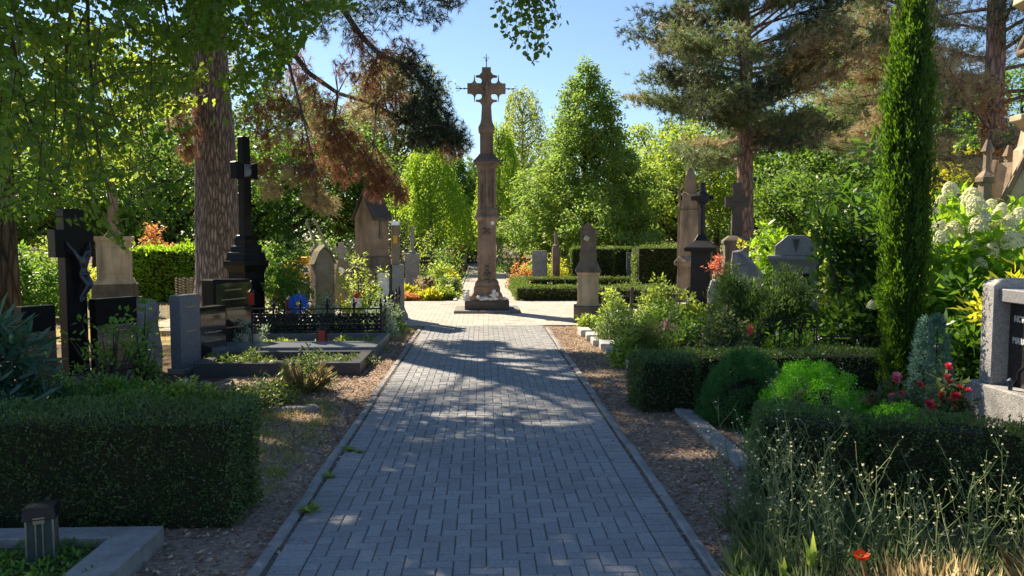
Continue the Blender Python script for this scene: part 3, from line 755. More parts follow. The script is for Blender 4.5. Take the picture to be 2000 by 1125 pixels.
# ------------------------------------------------------------------ the tall cross on the crossing
def tall_cross():
    cx, cy = .09, 17.6
    o = thing('stone_column_cross', 'very tall brown stone column topped by a cross, standing where the paths meet', 'wayside cross', (cx, cy, .03), 0)
    st = M['cross_stone']
    mb = MB(); mb.box((0, 0, 0), (1.48, 1.3, .06)); mb.build('step', M['kerb_dark'], o, .01)
    mb = MB(); mb.box((0, 0, .06), (1.0, .9, .2)); mb.build('plinth', M['slate'], o, .012)
    mb = MB(); mb.stack([(.37, .26), (.36, .36), (.30, .44), (.30, .55), (.27, .6), (.27, .66), (.225, .72)]); mb.build('base', st, o, .008)
    mb = MB(); mb.stack([(.2, .7), (.2, 2.06)])
    for sx in (-1, 1): mb.box((sx * .185, -.01, .72), (.05, .41, 1.34))
    mb.box((0, -.01, 1.9), (.32, .42, .16))
    mb.build('shaft', st, o, .006)
    top = ((-.05, 1.86, .035), (.06, 1.85, .03), (0, 1.8, .04), (-.07, 1.76, .025), (.075, 1.77, .025))
    low = ((0, 1.0, .045), (0, .92, .035), (-.05, .85, .04), (.05, .85, .04), (0, .79, .05), (0, .68, .05))
    for grp in (top, low):                                # carved reliefs on the shaft
        mb = MB()
        for (x, z, r) in grp: mb.ell((x, -.21 if z > .75 else -.245, z), (r * 1.3, .035, r * 1.15))
        mb.rock(.012, 25); mb.build('carving', M['sand_dark'], o, smooth=True)
    mb = MB(); mb.stack([(.215, 2.05), (.285, 2.11), (.285, 2.15), (.24, 2.2), (.23, 2.3), (.2, 2.36)]); mb.build('cornice', st, o, .006)
    mb = MB(); mb.stack([(.165, 2.3), (.165, 3.36)])
    for sx in (-1, 1):
        mb.stack([(.032, 2.3), (.032, 3.3)], 8, (sx * .175, -.175, 0))
        mb.stack([(.032, 2.3), (.032, 3.3)], 8, (sx * .175, .175, 0))
    mb.box((0, -.17, 2.3), (.05, .04, 1.0))
    for sx in (-1, 1):                                     # pointed arches of the two niches
        pts = [(sx * .08 + .068 * cos(t), 3.02 + .14 * sin(t)) for t in np.linspace(0, pi, 9)]
        mb.tube([(x, -.18, z) for x, z in pts], .014, 5)
    mb.box((0, 0, 3.22), (.4, .4, .12)); mb.build('niche_shaft', st, o, .005)
    mb = MB()
    for sx in (-1, 1):
        mb = MB(); mb.ell((sx * .085, -.185, 2.62), (.03, .03, .2)); mb.ell((sx * .085, -.19, 2.84), (.026, .026, .035)); mb.rock(.008, 30); mb.build('niche_figure', M['sand_dark'], o, smooth=True)
    mb = MB(); mb.stack([(.24, 3.33), (.3, 3.35), (.3, 3.39), (.19, 3.52), (.165, 3.56)]); mb.build('roof_ledge', M['sand_dark'], o, .006)
    mb = MB(); mb.stack([(.15, 3.5), (.15, 4.07)]); mb.box((0, -.01, 3.98), (.26, .3, .07))
    for sx in (-1, 1): mb.box((sx * .13, -.012, 3.58), (.035, .3, .4))
    mb.build('upper_shaft', st, o, .005)
    mb = MB(); mb.stack([(.16, 4.04), (.185, 4.08), (.185, 4.15), (.14, 4.25), (.122, 4.34)]); mb.build('capital', st, o, .006)
    # the cross itself with its pointed cusps
    zc = 5.03; w = .105; A_ = .43
    q = [(w, -.4), (w + .012, -.335), (w + .05, -.292), (w + .135, -.276), (w + .135, -.263), (w + .045, -.255), (w + .012, -.23), (w, -.19), (w + .002, -w - .03), (w + .02, -w - .002),
         (w + .105, -w - .002), (w + .135, -w - .03), (w + .148, -w - .07), (w + .157, -.285), (w + .17, -.285), (w + .18, -w - .07), (w + .2, -w - .025), (w + .25, -w), (A_, -w)]
    right = [(.125, 4.3)] + [(x, zc + z) for x, z in q] + [(x, zc - z) for x, z in q[::-1]]
    right[-1] = (w * .97, zc + .36); right.append((w * .95, zc + .46))
    outline = right + [(-x, z) for x, z in right[::-1]]
    mb = MB(); mb.prism(outline, -.09, .09); mb.build('cross', M['cross_stone'], o)
    fig = {'pelvis': (0, -.125, 4.93, .028), 'waist': (0, -.13, 4.98, .024), 'chest': (0, -.135, 5.04, .034), 'neck': (.004, -.14, 5.085, .013), 'head': (.012, -.15, 5.125, .024), 'crown': (.014, -.15, 5.145, .018),
           'sl': (-.05, -.13, 5.065, .013), 'el': (-.11, -.12, 5.085, .01), 'hl': (-.17, -.105, 5.1, .01), 'sr': (.05, -.13, 5.065, .013), 'er': (.11, -.12, 5.085, .01), 'hr': (.17, -.105, 5.1, .01),
           'kl': (-.022, -.15, 4.83, .018), 'fl': (-.01, -.12, 4.72, .012), 'tl': (-.008, -.135, 4.69, .01), 'kr': (.026, -.15, 4.835, .018), 'fr': (.014, -.122, 4.725, .012), 'tr': (.012, -.137, 4.695, .01)}
    bn = [('pelvis', 'waist'), ('waist', 'chest'), ('chest', 'neck'), ('neck', 'head'), ('head', 'crown'), ('chest', 'sl'), ('sl', 'el'), ('el', 'hl'), ('chest', 'sr'), ('sr', 'er'), ('er', 'hr'),
          ('pelvis', 'kl'), ('kl', 'fl'), ('fl', 'tl'), ('pelvis', 'kr'), ('kr', 'fr'), ('fr', 'tr')]
    figure('corpus', fig, bn, M['sandstone'], o)
    mb = MB(); mb.tube([(0, 0, 5.46), (0, 0, 5.8)], [.012, .007], 6); mb.ell((0, 0, 5.66), (.022, .022, .03))
    for sx in (-1, 1): mb.tube([(0, 0, 5.68), (sx * .03, 0, 5.73), (sx * .055, 0, 5.735), (sx * .06, 0, 5.7), (sx * .045, 0, 5.69)], .006, 5)
    mb.build('iron_finial', M['iron'], o)
    for sx in (-1, 1):
        mb = MB(); mb.tube([(sx * .42, 0, zc), (sx * .68, 0, zc)], [.012, .007], 6); mb.ell((sx * .5, 0, zc), (.03, .02, .02))
        mb.ell((sx * .58, 0, zc), (.025, .018, .018))
        for sz in (-1, 1): mb.tube([(sx * .58, 0, zc), (sx * .63, 0, zc + sz * .05), (sx * .67, 0, zc + sz * .06), (sx * .67, 0, zc + sz * .03)], .006, 5)
        mb.build('iron_finial', M['iron'], o)
    mb = MB(); mb.prism([(-.04, 0), (.04, 0), (.04, .06), (.025, .085), (-.025, .085), (-.04, .06)][::-1], -.235, -.222, (.13, 0, 1.97)); mb.build('plaque', M['white'], o)

tall_cross()

def cherub(kind, loc, rz, label, s=1.0):
    mb = MB()
    if kind == 'lying':
        mb.ell((0, 0, .05), (.12, .055, .05)); mb.ell((-.13, -.01, .085), (.045, .045, .05)); mb.ell((.13, -.02, .035), (.07, .03, .025)); mb.ell((.03, .04, .09), (.06, .02, .04))
        mb.ell((-.07, -.06, .03), (.05, .02, .02))
    else:
        mb.ell((0, 0, .1), (.06, .055, .09)); mb.ell((.01, -.01, .215), (.045, .045, .05)); mb.ell((-.06, -.05, .04), (.08, .035, .035)); mb.ell((.06, -.04, .05), (.06, .03, .035))
        mb.ell((.06, .03, .14), (.05, .015, .06)); mb.ell((-.05, -.04, .13), (.045, .02, .02)); mb.ell((-.06, .04, .13), (.04, .015, .055))
    mb.rock(.006, 20); o = mb.build('cherub_figurine', M['plaster'], None, smooth=True)
    o.location = loc; o.rotation_euler = (0, 0, rz); o.scale = (s,) * 3
    tag(o, label, 'figurine', 'white figurines at the foot of the tall cross')
cherub('lying', (.03, 17.24, .29), .1, 'white figurine lying on the plinth in front of the tall cross')
cherub('sitting', (.24, 17.24, .29), -.3, 'largest white seated figurine on the plinth front, right of the lying one')
cherub('sitting', (-.38, 17.3, .09 + .2), .5, 'white seated figurine at the left front corner of the cross plinth', .8)
cherub('sitting', (-.36, 17.62, .29), .9, 'small white figurine left of the cross base, set back behind the corner one', .9)
cherub('lying', (.47, 17.3, .29), .4, 'small white figurine at the right front corner of the cross plinth', .65)

# ------------------------------------------------------------------ left: graves facing the path
def slab(name, label, loc, rz, w, d, h, mat, face=None, base=True, cat='gravestone', group=None, lines=0, bevel=.006, slope=0.0, seed=0):
    o = thing(name, label, cat, (loc[0], loc[1], 0), rz, group)
    mb = MB(); mb.prism([(-w / 2, 0), (w / 2, 0), (w / 2, h - slope), (-w / 2, h)], -d / 2, d / 2); mb.build('stone', mat, o, bevel)
    if face:
        mb = MB(); mb.box((0, -d / 2 - .002, h * .12), (w * .9, .006, h * .82)); mb.build('inscription_panel', face, o)
    if lines:
        rr = random.Random(seed); mb = MB()
        for i in range(lines):
            z = h * (.84 - .62 * i / max(1, lines)); lw = w * rr.uniform(.35, .62); x = -lw / 2
            while x < lw / 2:
                cw = rr.uniform(.008, .02); mb.box((x, -d / 2 - .007, z + rr.uniform(0, .004)), (cw * .7, .004, rr.uniform(.012, .022))); x += cw
        mb.build('inscription', M['gold'], o)
    if base:
        mb = MB(); mb.box((0, 0, 0), (w * 1.12, d * 1.5, .07)); mb.build('footing', M['kerb_dark'], o, .006)
    return o

TH = R(56)
def black_crucifix():
    bx, by = X(146, 9.2), 9.2
    o = thing('black_crucifix_monument', 'black granite cross with a bronze figure, between two polished name slabs on the left', 'grave monument', (bx, by, 0), TH)
    mb = MB(); mb.box((0, .12, 0), (1.35, .5, .1)); mb.build('footing', M['grey_granite'], o, .01)
    H_ = 2.06; aw = .225; sw = .12
    mb = MB(); mb.prism([(-sw, .1), (sw, .1), (sw, 1.5), (aw, 1.5), (aw, 1.82), (sw, 1.82), (sw, H_), (-sw, H_), (-sw, 1.82), (-aw, 1.82), (-aw, 1.5), (-sw, 1.5)], .0, .17); mb.build('cross', M['black'], o, .006)
    mb = MB(); mb.box((0.01, -.006, 1.94), (.014, .008, .06)); mb.build('inscription', M['bronze'], o)
    for sx, w, z1 in ((-1, .36, .97), (1, .52, 1.0)):
        x = -.5 if sx < 0 else .40
        mb = MB(); mb.box((x, -.06, .1), (w, .14, z1 - .1)); s = mb.build('name_slab', M['black'], o, .005)
        mb = MB(); mb.box((x, -.133, .12), (w * .96, .006, .56)); mb.build('polished_face', M['reflection_face'], o)  # tan reflection painted on the lower part of each slab
        rr = random.Random(5 + sx); mb = MB()
        for i in range(9):
            if i % 3 == 2 and i < 8: continue
            z = .66 - i * .06; lw = w * rr.uniform(.4, .7); xx = -lw / 2
            while xx < lw / 2:
                cw = rr.uniform(.007, .016); mb.box((x + xx, -.138, z), (cw * .7, .003, rr.uniform(.01, .018))); xx += cw
        mb.build('inscription', M['gold'], o)
    k = lambda x, y, z, r: (.035 + (x - .035) * .86, y, 1.69 - (1.69 - z) * .77, r * .8)
    fig = {'pelvis': k(.03, -.1, 1.2, .052), 'waist': k(.04, -.105, 1.27, .045), 'chest': k(.03, -.12, 1.38, .06), 'neck': k(.035, -.135, 1.455, .026), 'head': k(.06, -.16, 1.51, .046), 'crown': k(.068, -.16, 1.555, .034),
           'sl': k(-.035, -.11, 1.44, .03), 'el': k(-.075, -.09, 1.54, .022), 'hl': k(-.12, -.035, 1.64, .016), 'pl': k(-.13, -.02, 1.68, .014), 'sr': k(.1, -.11, 1.44, .03), 'er': k(.14, -.09, 1.54, .022), 'hr': k(.165, -.035, 1.64, .016), 'pr': k(.175, -.02, 1.68, .014),
           'hpl': k(.005, -.1, 1.165, .042), 'kl': k(.06, -.165, 1.02, .034), 'fl': k(.0, -.07, .82, .022), 'tl': k(-.005, -.1, .76, .018), 'hpr': k(.068, -.1, 1.165, .042), 'kr': k(.1, -.16, 1.03, .034), 'fr': k(.025, -.08, .84, .022), 'tr': k(.018, -.11, .78, .018)}
    bn = [('pelvis', 'waist'), ('waist', 'chest'), ('chest', 'neck'), ('neck', 'head'), ('head', 'crown'), ('chest', 'sl'), ('sl', 'el'), ('el', 'hl'), ('hl', 'pl'), ('chest', 'sr'), ('sr', 'er'), ('er', 'hr'), ('hr', 'pr'),
          ('pelvis', 'hpl'), ('hpl', 'kl'), ('kl', 'fl'), ('fl', 'tl'), ('pelvis', 'hpr'), ('hpr', 'kr'), ('kr', 'fr'), ('fr', 'tr')]
    figure('bronze_corpus', fig, bn, M['bronze'], o)
    mb = MB(); mb.ell((.036, -.11, 1.305), (.058, .052, .04)); mb.rock(.01, 14); mb.build('loincloth', M['bronze'], o, smooth=True)
black_crucifix()

def lantern(name, label, loc, rz, w, h, roof='gable', glass='glass', frame='steel'):
    o = thing(name, label, 'grave lantern', loc, rz, 'grave lanterns')
    mb = MB(); mb.box((0, 0, 0), (w, w, h * .05)); mb.build('base', M[frame], o, .002)
    mb = MB(); mb.box((0, 0, h * .05), (w * .86, w * .86, h * .72)); mb.build('glass_body', M[glass], o)
    for sx in (-1, 1):
        for sy in (-1, 1): mb = MB(); mb.box((sx * w * .45, sy * w * .45, h * .05), (w * .07, w * .07, h * .72)); mb.build('corner_bar', M[frame], o)
    mb = MB()
    if roof == 'gable': mb.box((0, 0, h * .77), (w * 1.15, w * 1.15, h * .2), taper=.9)
    else: mb.stack([(w * .6, h * .77), (w * .56, h * .8), (w * .2, h * .93), (w * .14, h * .95), (w * .14, h)], 8)
    mb.build('lid', M['iron' if frame == 'iron' or roof == 'gable' else frame], o, .003)
    return o
# big lantern on the nearest grave, with its split metal strap
lo_ = lantern('grave_lantern', 'large dark glass lantern with black lid and steel strap on the nearest left grave', (-2.29, 3.98, .07), .35, .135, .3)
mb = MB()
for sx in (-1, 1): mb.box((sx * .016, -.072, .015), (.007, .006, .235))
mb.box((0, -.0735, .215), (.052, .006, .032)); mb.build('strap', M['steel'], lo_)
lantern('grave_lantern', 'small square lantern with a grey lid beside the black crucifix slabs', (X(80, 8.9), 8.75, .1), .5, .15, .25, 'gable', 'red_glass', 'steel')

slab('gravestone', 'low grey gravestone with a sloping top, just right of the black crucifix', (X(214, 10.3), 10.3), R(60), .42, .24, .8, M['blue_granite'], None, lines=3, seed=3, slope=.12)
o = thing('rough_gravestone', 'rough blue-grey natural stone slab behind the rose, left of the tall plain stele', 'gravestone', (X(271, 9.9), 9.9, 0), R(50))
mb = MB(); mb.prism([(-.2, 0), (.21, 0), (.22, .3), (.17, .62), (.2, .85), (.12, .95), (-.1, .92), (-.18, .8), (-.22, .5)], -.1, .1); mb.rock(.012, 7, 3); mb.build('stone', M['rough_stone'], o, .02, sub=2)
slab('gravestone', 'tall plain blue-grey granite stele at the front of the left row', (X(354, 9.9), 9.95), R(70), .36, .17, 1.0, M['blue_granite'], None, lines=2, seed=5)
slab('gravestone', 'low black polished gravestone between the plain stele and the larger black stone', (X(401, 10.8), 10.8), R(63), .5, .2, .77, M['black'], M['black_face'], lines=4, seed=6)
slab('gravestone', 'broad black gravestone in front of the tall black cross', (X(441, 11.6), 11.6), R(60), .72, .26, 1.12, M['black'], M['black_face'], lines=5, seed=7, slope=.03, bevel=.02)

def black_cross():
    bx, by = X(480, 13.6), 13.6
    o = thing('black_cross_monument', 'tall polished black granite cross on a stepped pedestal in front of the pine trunk', 'grave monument', (bx, by, 0), R(62))
    mb = MB(); mb.box((0, 0, 0), (.68, .6, .2)); mb.build('footing', M['black'], o, .01)
    mb = MB(); mb.stack([(.23, .2), (.23, 1.12), (.25, 1.16), (.29, 1.24), (.29, 1.32)], ry=.85); mb.build('die', M['black'], o, .006)
    mb = MB(); mb.stack([(.265, 1.32), (.24, 1.42), (.24, 1.46), (.205, 1.47), (.19, 1.56), (.15, 1.6), (.15, 1.68), (.112, 1.76)], ry=.85); mb.build('stepped_cap', M['black'], o, .006)
    sw = .092; aw = .26
    mb = MB(); mb.prism([(-sw * 1.1, 1.74), (sw * 1.1, 1.74), (sw, 2.75), (aw, 2.72), (aw, 3.02), (sw, 2.99), (sw * .95, 3.46), (-sw * .95, 3.46), (-sw, 2.99), (-aw, 3.02), (-aw, 2.72), (-sw, 2.75)], -.068, .068)
    mb.build('cross', M['black'], o, .012)
    mb = MB(); mb.box((0, -.08, 2.75), (.16, .022, .24)); mb.build('centre_boss', M['black_face'], o, .006)
black_cross()

# ornamental cast-iron fence round the grave by the tall black cross
def iron_panel(L, Hh, n):
    """scrolling cast leaves between a top and a bottom rail, along +X"""
    mb = MB(); w = L / n
    mb.box((L / 2, 0, Hh - .012), (L, .018, .024)); mb.box((L / 2, 0, .05), (L, .016, .02))
    for i in range(n):
        cx = w * (i + .5)
        mb.tube([(cx, 0, .06), (cx, 0, Hh)], .007, 5)
        for s in (-1, 1):
            for zc, r, up in ((.13, .055, 1), (.25, .06, 1), (.36, .05, -1)):
                pts = [(cx + s * (w * .24 + r * (1 - t * .55) * cos(pi * (1 + 1.9 * t))), 0, zc * Hh / .5 + up * r * (1 - t * .55) * sin(pi * (1 + 1.9 * t))) for t in np.linspace(0, 1, 9)]
                mb.tube([(cx, 0, zc * Hh / .5 - up * .04)] + pts, .012, 4)
            for zc in (.07, .12, .17, .22, .27, .32, .37, .42):
                mb.ell((cx + s * w * random.uniform(.12, .4), random.uniform(-.006, .006), zc * Hh / .5), (.036, .012, .024), 6, 4)
        mb.ell((cx, 0, Hh * .55), (.03, .012, .045), 6, 5)
    return mb
def fence_post(h):
    mb = MB(); mb.stack([(.016, 0), (.016, h)], 8); mb.stack([(.024, h - .03), (.024, h)], 8)
    mb.stack([(.012, h), (.03, h + .035), (.024, h + .06), (.008, h + .075), (.02, h + .1), (.003, h + .16)], 8); return mb
fx0, fx1, fy, fy2 = X(478, 12.4), X(742, 12.4), 12.4, 15.2
o = thing('cast_iron_fence', 'ornate black cast-iron grave fence of scrolls and leaves with pointed finials', 'fence', (fx0, fy, 0), 0)
nb = 5; Lb = (fx1 - fx0) / nb
for i in range(nb):
    ob = iron_panel(Lb, .58, 3).build('panel', M['iron'], o); ob.location = (Lb * i, 0, 0)
ls = (fy2 - fy) / 5
for i in range(5):
    ob = iron_panel(ls, .58, 3).build('panel', M['iron'], o); ob.location = (fx1 - fx0, ls * i, 0); ob.rotation_euler = (0, 0, R(90))
for i in range(nb + 1):
    ob = fence_post(.6).build('post', M['iron'], o); ob.location = (Lb * i, 0, 0)
for i in range(1, 6):
    ob = fence_post(.6).build('post', M['iron'], o); ob.location = (fx1 - fx0, ls * i, 0)

# grave borders on the left
def grave_frame(name, label, x0, x1, y0, y1, h, wf, wb, mat, ws=.14, soil=.5, top=None):
    o = thing(name, label, 'grave border', ((x0 + x1) / 2, y0, 0), 0, 'stone borders of the left graves')
    cx = (x0 + x1) / 2
    for nm, b in (('front_kerb', (x0, x1, y0, y0 + wf)), ('rear_kerb', (x0, x1, y1 - wb, y1)), ('side_kerb', (x1 - ws, x1, y0 + wf + .003, y1 - wb - .003)), ('side_kerb', (x0, x0 + ws, y0 + wf + .003, y1 - wb - .003))):
        mb = MB(); mb.box(((b[0] + b[1]) / 2 - cx, (b[2] + b[3]) / 2 - y0, 0), (b[1] - b[0], b[3] - b[2], h)); mb.build(nm, mat, o, .006)
    mb = MB(); mb.box((0, (y1 - y0) / 2, 0), (x1 - x0 - ws * 2 + .02, y1 - y0 - wf - wb + .02, h * soil)); mb.build('soil', M['soil'], o)
    return o
grave_frame('grave_border', 'dark granite kerb frame of the front left grave, filled with low green growth', X(372, 9.6), -1.53, 9.55, 10.62, .17, .13, .12, M['dark_granite'])
grave_frame('grave_border', 'grave border with a broad flat grey front slab, before the cast-iron fence', X(385, 10.8), -1.5, 10.72, 12.3, .2, .62, .08, M['blue_granite'])
grave_frame('grave_border', 'pale kerb of the nearest left grave at the bottom corner of the picture', -4.2, -1.8, 2.2, 4.3, .12, .15, .16, M['kerb'], ws=.23, soil=.55)
mb = MB(); mb.prism([(-.35, 0), (.33, 0), (.36, .05), (.3, .075), (-.33, .06)], -.06, .06)
o = mb.build('edging_stone', M['kerb_dark'], None, .01); o.location = (X(545, 7.55), 7.55, .0); o.rotation_euler = (0, 0, .12)
tag(o, 'thin flat edging stone lying in the dry grass below the ornamental grass', 'edging stone')
for x, y, s, lb in ((X(395, 8.6), 8.6, .1, 'dark angular stone among the low juniper, left of the ornamental grass'), (X(352, 8.9), 8.9, .09, 'grey rounded stone beside the foot of the tall plain stele')):
    mb = MB(); mb.ell((0, 0, .05), (s, s * .8, s * .8), 8, 6); mb.rock(.04, 9, x); o = mb.build('field_stone', M['rough_stone'], None); o.location = (x, y, 0); tag(o, lb, 'stone')

# ------------------------------------------------------------------ left, middle distance
def chapel_stone():
    x, y = X(726, 15.9), 15.9
    o = thing('sandstone_house_monument', 'sandstone monument shaped like a little steep-roofed house with a white plaque', 'grave monument', (x, y, 0), R(-42))
    st = M['sandstone']
    mb = MB(); mb.box((0, 0, 0), (.78, .62, .3)); mb.box((0, 0, .3), (.68, .54, .75)); mb.build('pedestal', st, o, .012)
    mb = MB(); mb.stack([(.36, 1.05), (.36, 1.1), (.31, 1.18), (.31, 1.3), (.29, 1.34)], ry=.8); mb.build('moulding', M['sand_dark'], o, .008)
    mb = MB(); mb.prism([(-.27, 1.3), (.27, 1.3), (.27, 2.12), (0, 2.56), (-.27, 2.12)], -.22, .22, rz=0); mb.build('body', st, o, .008)
    for s in (-1, 1):
        mb = MB(); mb.prism([(s * .33, 2.06), (0, 2.6), (0, 2.66), (s * .36, 2.1)][::s], -.25, .25); mb.build('roof', M['slate'], o, .004)
    mb = MB(); mb.box((.282, 0, 1.74), (.03, .05, .34)); mb.ell((.282, 0, 1.74), (.03, .06, .06)); mb.build('carving', M['sand_dark'], o)
    mb = MB(); mb.box((.345, 0, .34), (.012, .3, .66)); mb.build('plaque', M['plaster'], o, .003)
    mb = MB()
    for s in (-1, 1): mb.box((.35, s * .19, .32), (.03, .04, .7))
    mb.box((.35, 0, 1.02), (.03, .42, .035)); mb.build('plaque_frame', M['sand_dark'], o, .004)
chapel_stone()

def slim_stele():
    o = thing('slim_stele', 'slim two-tier grave pillar with a bright metal cap, beside the left edge of the crossing', 'grave monument', (X(776, 15.9), 15.9, 0), R(8))
    mb = MB(); mb.stack([(.2, 0), (.2, .12), (.16, .2), (.14, .26)]); mb.stack([(.13, .26), (.12, 1.16)]); mb.build('lower_block', M['grey_stone'], o, .008)
    mb = MB(); mb.box((-.04, 0, 1.16), (.15, .14, .8)); mb.build('shaft', M['sandstone'], o, .006)
    mb = MB(); mb.box((-.04, 0, 1.96), (.17, .16, .09)); mb.build('metal_cap', M['steel'], o, .004)
    mb = MB(); mb.box((-.05, -.075, 1.6), (.08, .012, .16)); mb.build('orange_plate', M['yellow'], o, .002)
slim_stele()

o = thing('gothic_gravestone', 'grey sandstone gravestone with a pointed gable top, right of the yellow cart', 'gravestone', (X(629, 14.6), 14.6, 0), R(35))
mb = MB(); mb.box((0, 0, 0), (.52, .34, .22)); mb.build('footing', M['sand_dark'], o, .01)
mb = MB(); mb.prism([(-.19, .2), (.19, .2), (.19, 1.25), (.12, 1.42), (0, 1.52), (-.12, 1.42), (-.19, 1.25)], -.12, .12); mb.build('stone', M['sandstone'], o, .012)
mb = MB(); mb.prism([(-.23, 1.22), (-.19, 1.25), (-.11, 1.42), (0, 1.53), (.11, 1.42), (.19, 1.25), (.23, 1.22), (.12, 1.46), (0, 1.58), (-.12, 1.46)], -.14, .14); mb.build('gable_moulding', M['moss_stone'], o)

o = thing('curved_iron_monument', 'stone pillar carrying two curved pale iron bars, behind the pointed grey gravestone', 'grave monument', (X(622, 16.5), 16.5, 0), R(25))
mb = MB(); mb.stack([(.22, 0), (.22, .3), (.17, .36), (.15, 1.35), (.19, 1.4), (.19, 1.46)]); mb.build('pillar', M['sand_dark'], o, .008)
for s in (-1, 1):
    mb = MB(); mb.stack([(.055, 1.45), (.045, 1.58)], 8, (s * .1 + .04, 0, 0)); mb.tube([(s * .1 + .04, 0, 1.55), (s * .1 - .04, 0, 1.78), (s * .1 - .13, 0, 1.98), (s * .08 - .16, 0, 2.08), (s * .05 - .17, -.02, 2.09)], .026, 7)
    mb.build('curved_bar', M['grey_stone'], o, smooth=True)
o = thing('small_stone_cross', 'small grey stone cross on a rough mound with a round white medallion', 'gravestone', (X(666, 18.5), 18.5, 0), R(10))
mb = MB(); mb.stack([(.3, 0), (.26, .5), (.2, .95), (.1, 1.15)], 7); mb.rock(.06, 4); mb.build('mound', M['moss_stone'], o)
mb = MB(); mb.prism([(-.07, 1.1), (.07, 1.1), (.06, 1.36), (.14, 1.33), (.14, 1.47), (.06, 1.45), (.075, 1.6), (-.075, 1.6), (-.06, 1.45), (-.14, 1.47), (-.14, 1.33), (-.06, 1.36)], -.05, .05); mb.build('cross', M['grey_stone'], o, .01)
mb = MB(); mb.ell((0, -.24, .93), (.075, .02, .075), 14, 8); mb.build('medallion', M['white'], o, smooth=True)

def cart():
    o = thing('maintenance_cart', 'yellow maintenance cart with a round white 20 sticker, half hidden behind the left gravestones', 'cart', (X(588, 20), 20, 0), R(6))
    mb = MB(); mb.box((0, 0, .72), (.72, 1.2, .34)); mb.box((.1, 0, 1.06), (.5, .9, .14)); mb.build('body', M['yellow'], o, .03)
    mb = MB(); mb.prism([(.34 * cos(t), .33 + .34 * sin(t)) for t in np.linspace(0, pi, 12)] + [(.29 * cos(t), .33 + .29 * sin(t)) for t in np.linspace(pi, 0, 12)], -.62, -.4, (0, 0, .04)); mb.build('mudguard', M['sand_dark'], o)
    w = MB(); w.stack([(.27, -.08), (.285, -.05), (.285, .05), (.27, .08)], 18); wb = w.build('wheel', M['rubber'], o); wb.rotation_euler = (R(90), 0, 0); wb.location = (0, -.5, .3)
    w2 = MB(); w2.stack([(.15, -.09), (.15, .09)], 14); r2 = w2.build('rim', M['grey_stone'], wb)
    s = MB(); s.stack([(.115, 0), (.115, .008)], 20); so = s.build('sticker', M['white'], o); so.rotation_euler = (R(90), 0, 0); so.location = (.16, -.602, .9)
    text_mesh('number', '20', .16, M['rubber'], o, (.16, -.613, .845), (R(90), 0, 0), .002, .85, 'CENTER', .004)
cart()

def pinwheel(name, label, loc, r, mat, cmat, n=11, inner=True):
    o = thing(name, label, 'pinwheel', (loc[0], loc[1], 0), R(10), 'garden pinwheels')
    z = loc[2]
    mb = MB(); mb.tube([(0, .02, 0), (0, .02, z)], .006, 5); mb.build('stick', M['dry_stem'], o)
    mb = MB()
    for i in range(n):
        a = 2 * pi * i / n; b = a + 2 * pi / n * .85
        p = [mb.bm.verts.new(q) for q in ((0, -.01, z), (r * cos(a), -.03, z + r * sin(a)), (r * 1.06 * cos((a + b) / 2), -.012, z + r * 1.06 * sin((a + b) / 2)), (r * cos(b), 0, z + r * sin(b)))]
        mb.bm.faces.new(p)
    mb.build('petals', M[mat], o)
    mb = MB(); mb.ell((0, -.03, z), (r * .24, .015, r * .24), 14, 6); mb.build('hub', M[cmat], o, smooth=True)
    return o
pinwheel('pinwheel', 'big blue flower pinwheel with a yellow hub behind the iron fence', (X(580, 13.1), 13.1, Z(592, 13.1)), .165, 'blue', 'yellow_foil')
o = pinwheel('pinwheel', 'small red and white pinwheel among the silvery plants', (X(693, 13.4), 13.4, Z(590, 13.4)), .1, 'plaster', 'red', 6)
mb = MB(); mb.ell((.02, -.03, Z(576, 13.4)), (.05, .03, .05), 8, 6); mb.build('red_petal', M['red'], o)
# lanterns and vases on the left graves
ln = lantern('hanging_lantern', 'black iron lantern with red glass hanging in front of the broad black gravestone', (X(488, 11.1), 11.1, .76), .2, .085, .24, 'dome', 'red_glass', 'iron'); ln['group'] = 'grave lanterns'
mb = MB(); mb.tube([(0, .06, -.76), (0, .06, .3), (0, .03, .345), (0, 0, .34), (0, 0, .23)], .007, 5); mb.build('hook_pole', M['iron'], ln)
lantern('grave_lantern', 'dark red grave candle with a black lid, before the middle of the iron fence', (X(626, 11.7), 11.7, .12), 0, .13, .27, 'dome', 'red_glass', 'iron')
lantern('grave_lantern', 'red and white grave candle left of the blue pinwheel, behind the fence', (X(562, 13.2), 13.2, .45), 0, .09, .28, 'dome', 'red_glass', 'steel')
mb = MB(); mb.box((0, 0, 0), (.14, .14, .448)); o = mb.build('candle_plinth', M['sand_dark'], None, .01); o.location = (X(562, 13.2), 13.2, 0); tag(o, 'small stone block carrying the red and white grave candle', 'plinth')
for px, lb in ((474, 'left of two small cream vases among the silvery flowers'), (495, 'right of two small cream vases among the silvery flowers')):
    mb = MB(); mb.stack([(.035, 0), (.06, .05), (.062, .12), (.045, .17), (.05, .19)], 12); o = mb.build('flower_vase', M['terracotta'], None, smooth=True); o.location = (X(px, 11.55), 11.55, .1); tag(o, lb, 'vase', 'cream vases')
    mb = MB(); mb.stack([(.028, .18), (.034, .22), (.012, .3), (.004, .33)], 8); mb.build('dark_plug', M['slate'], o)

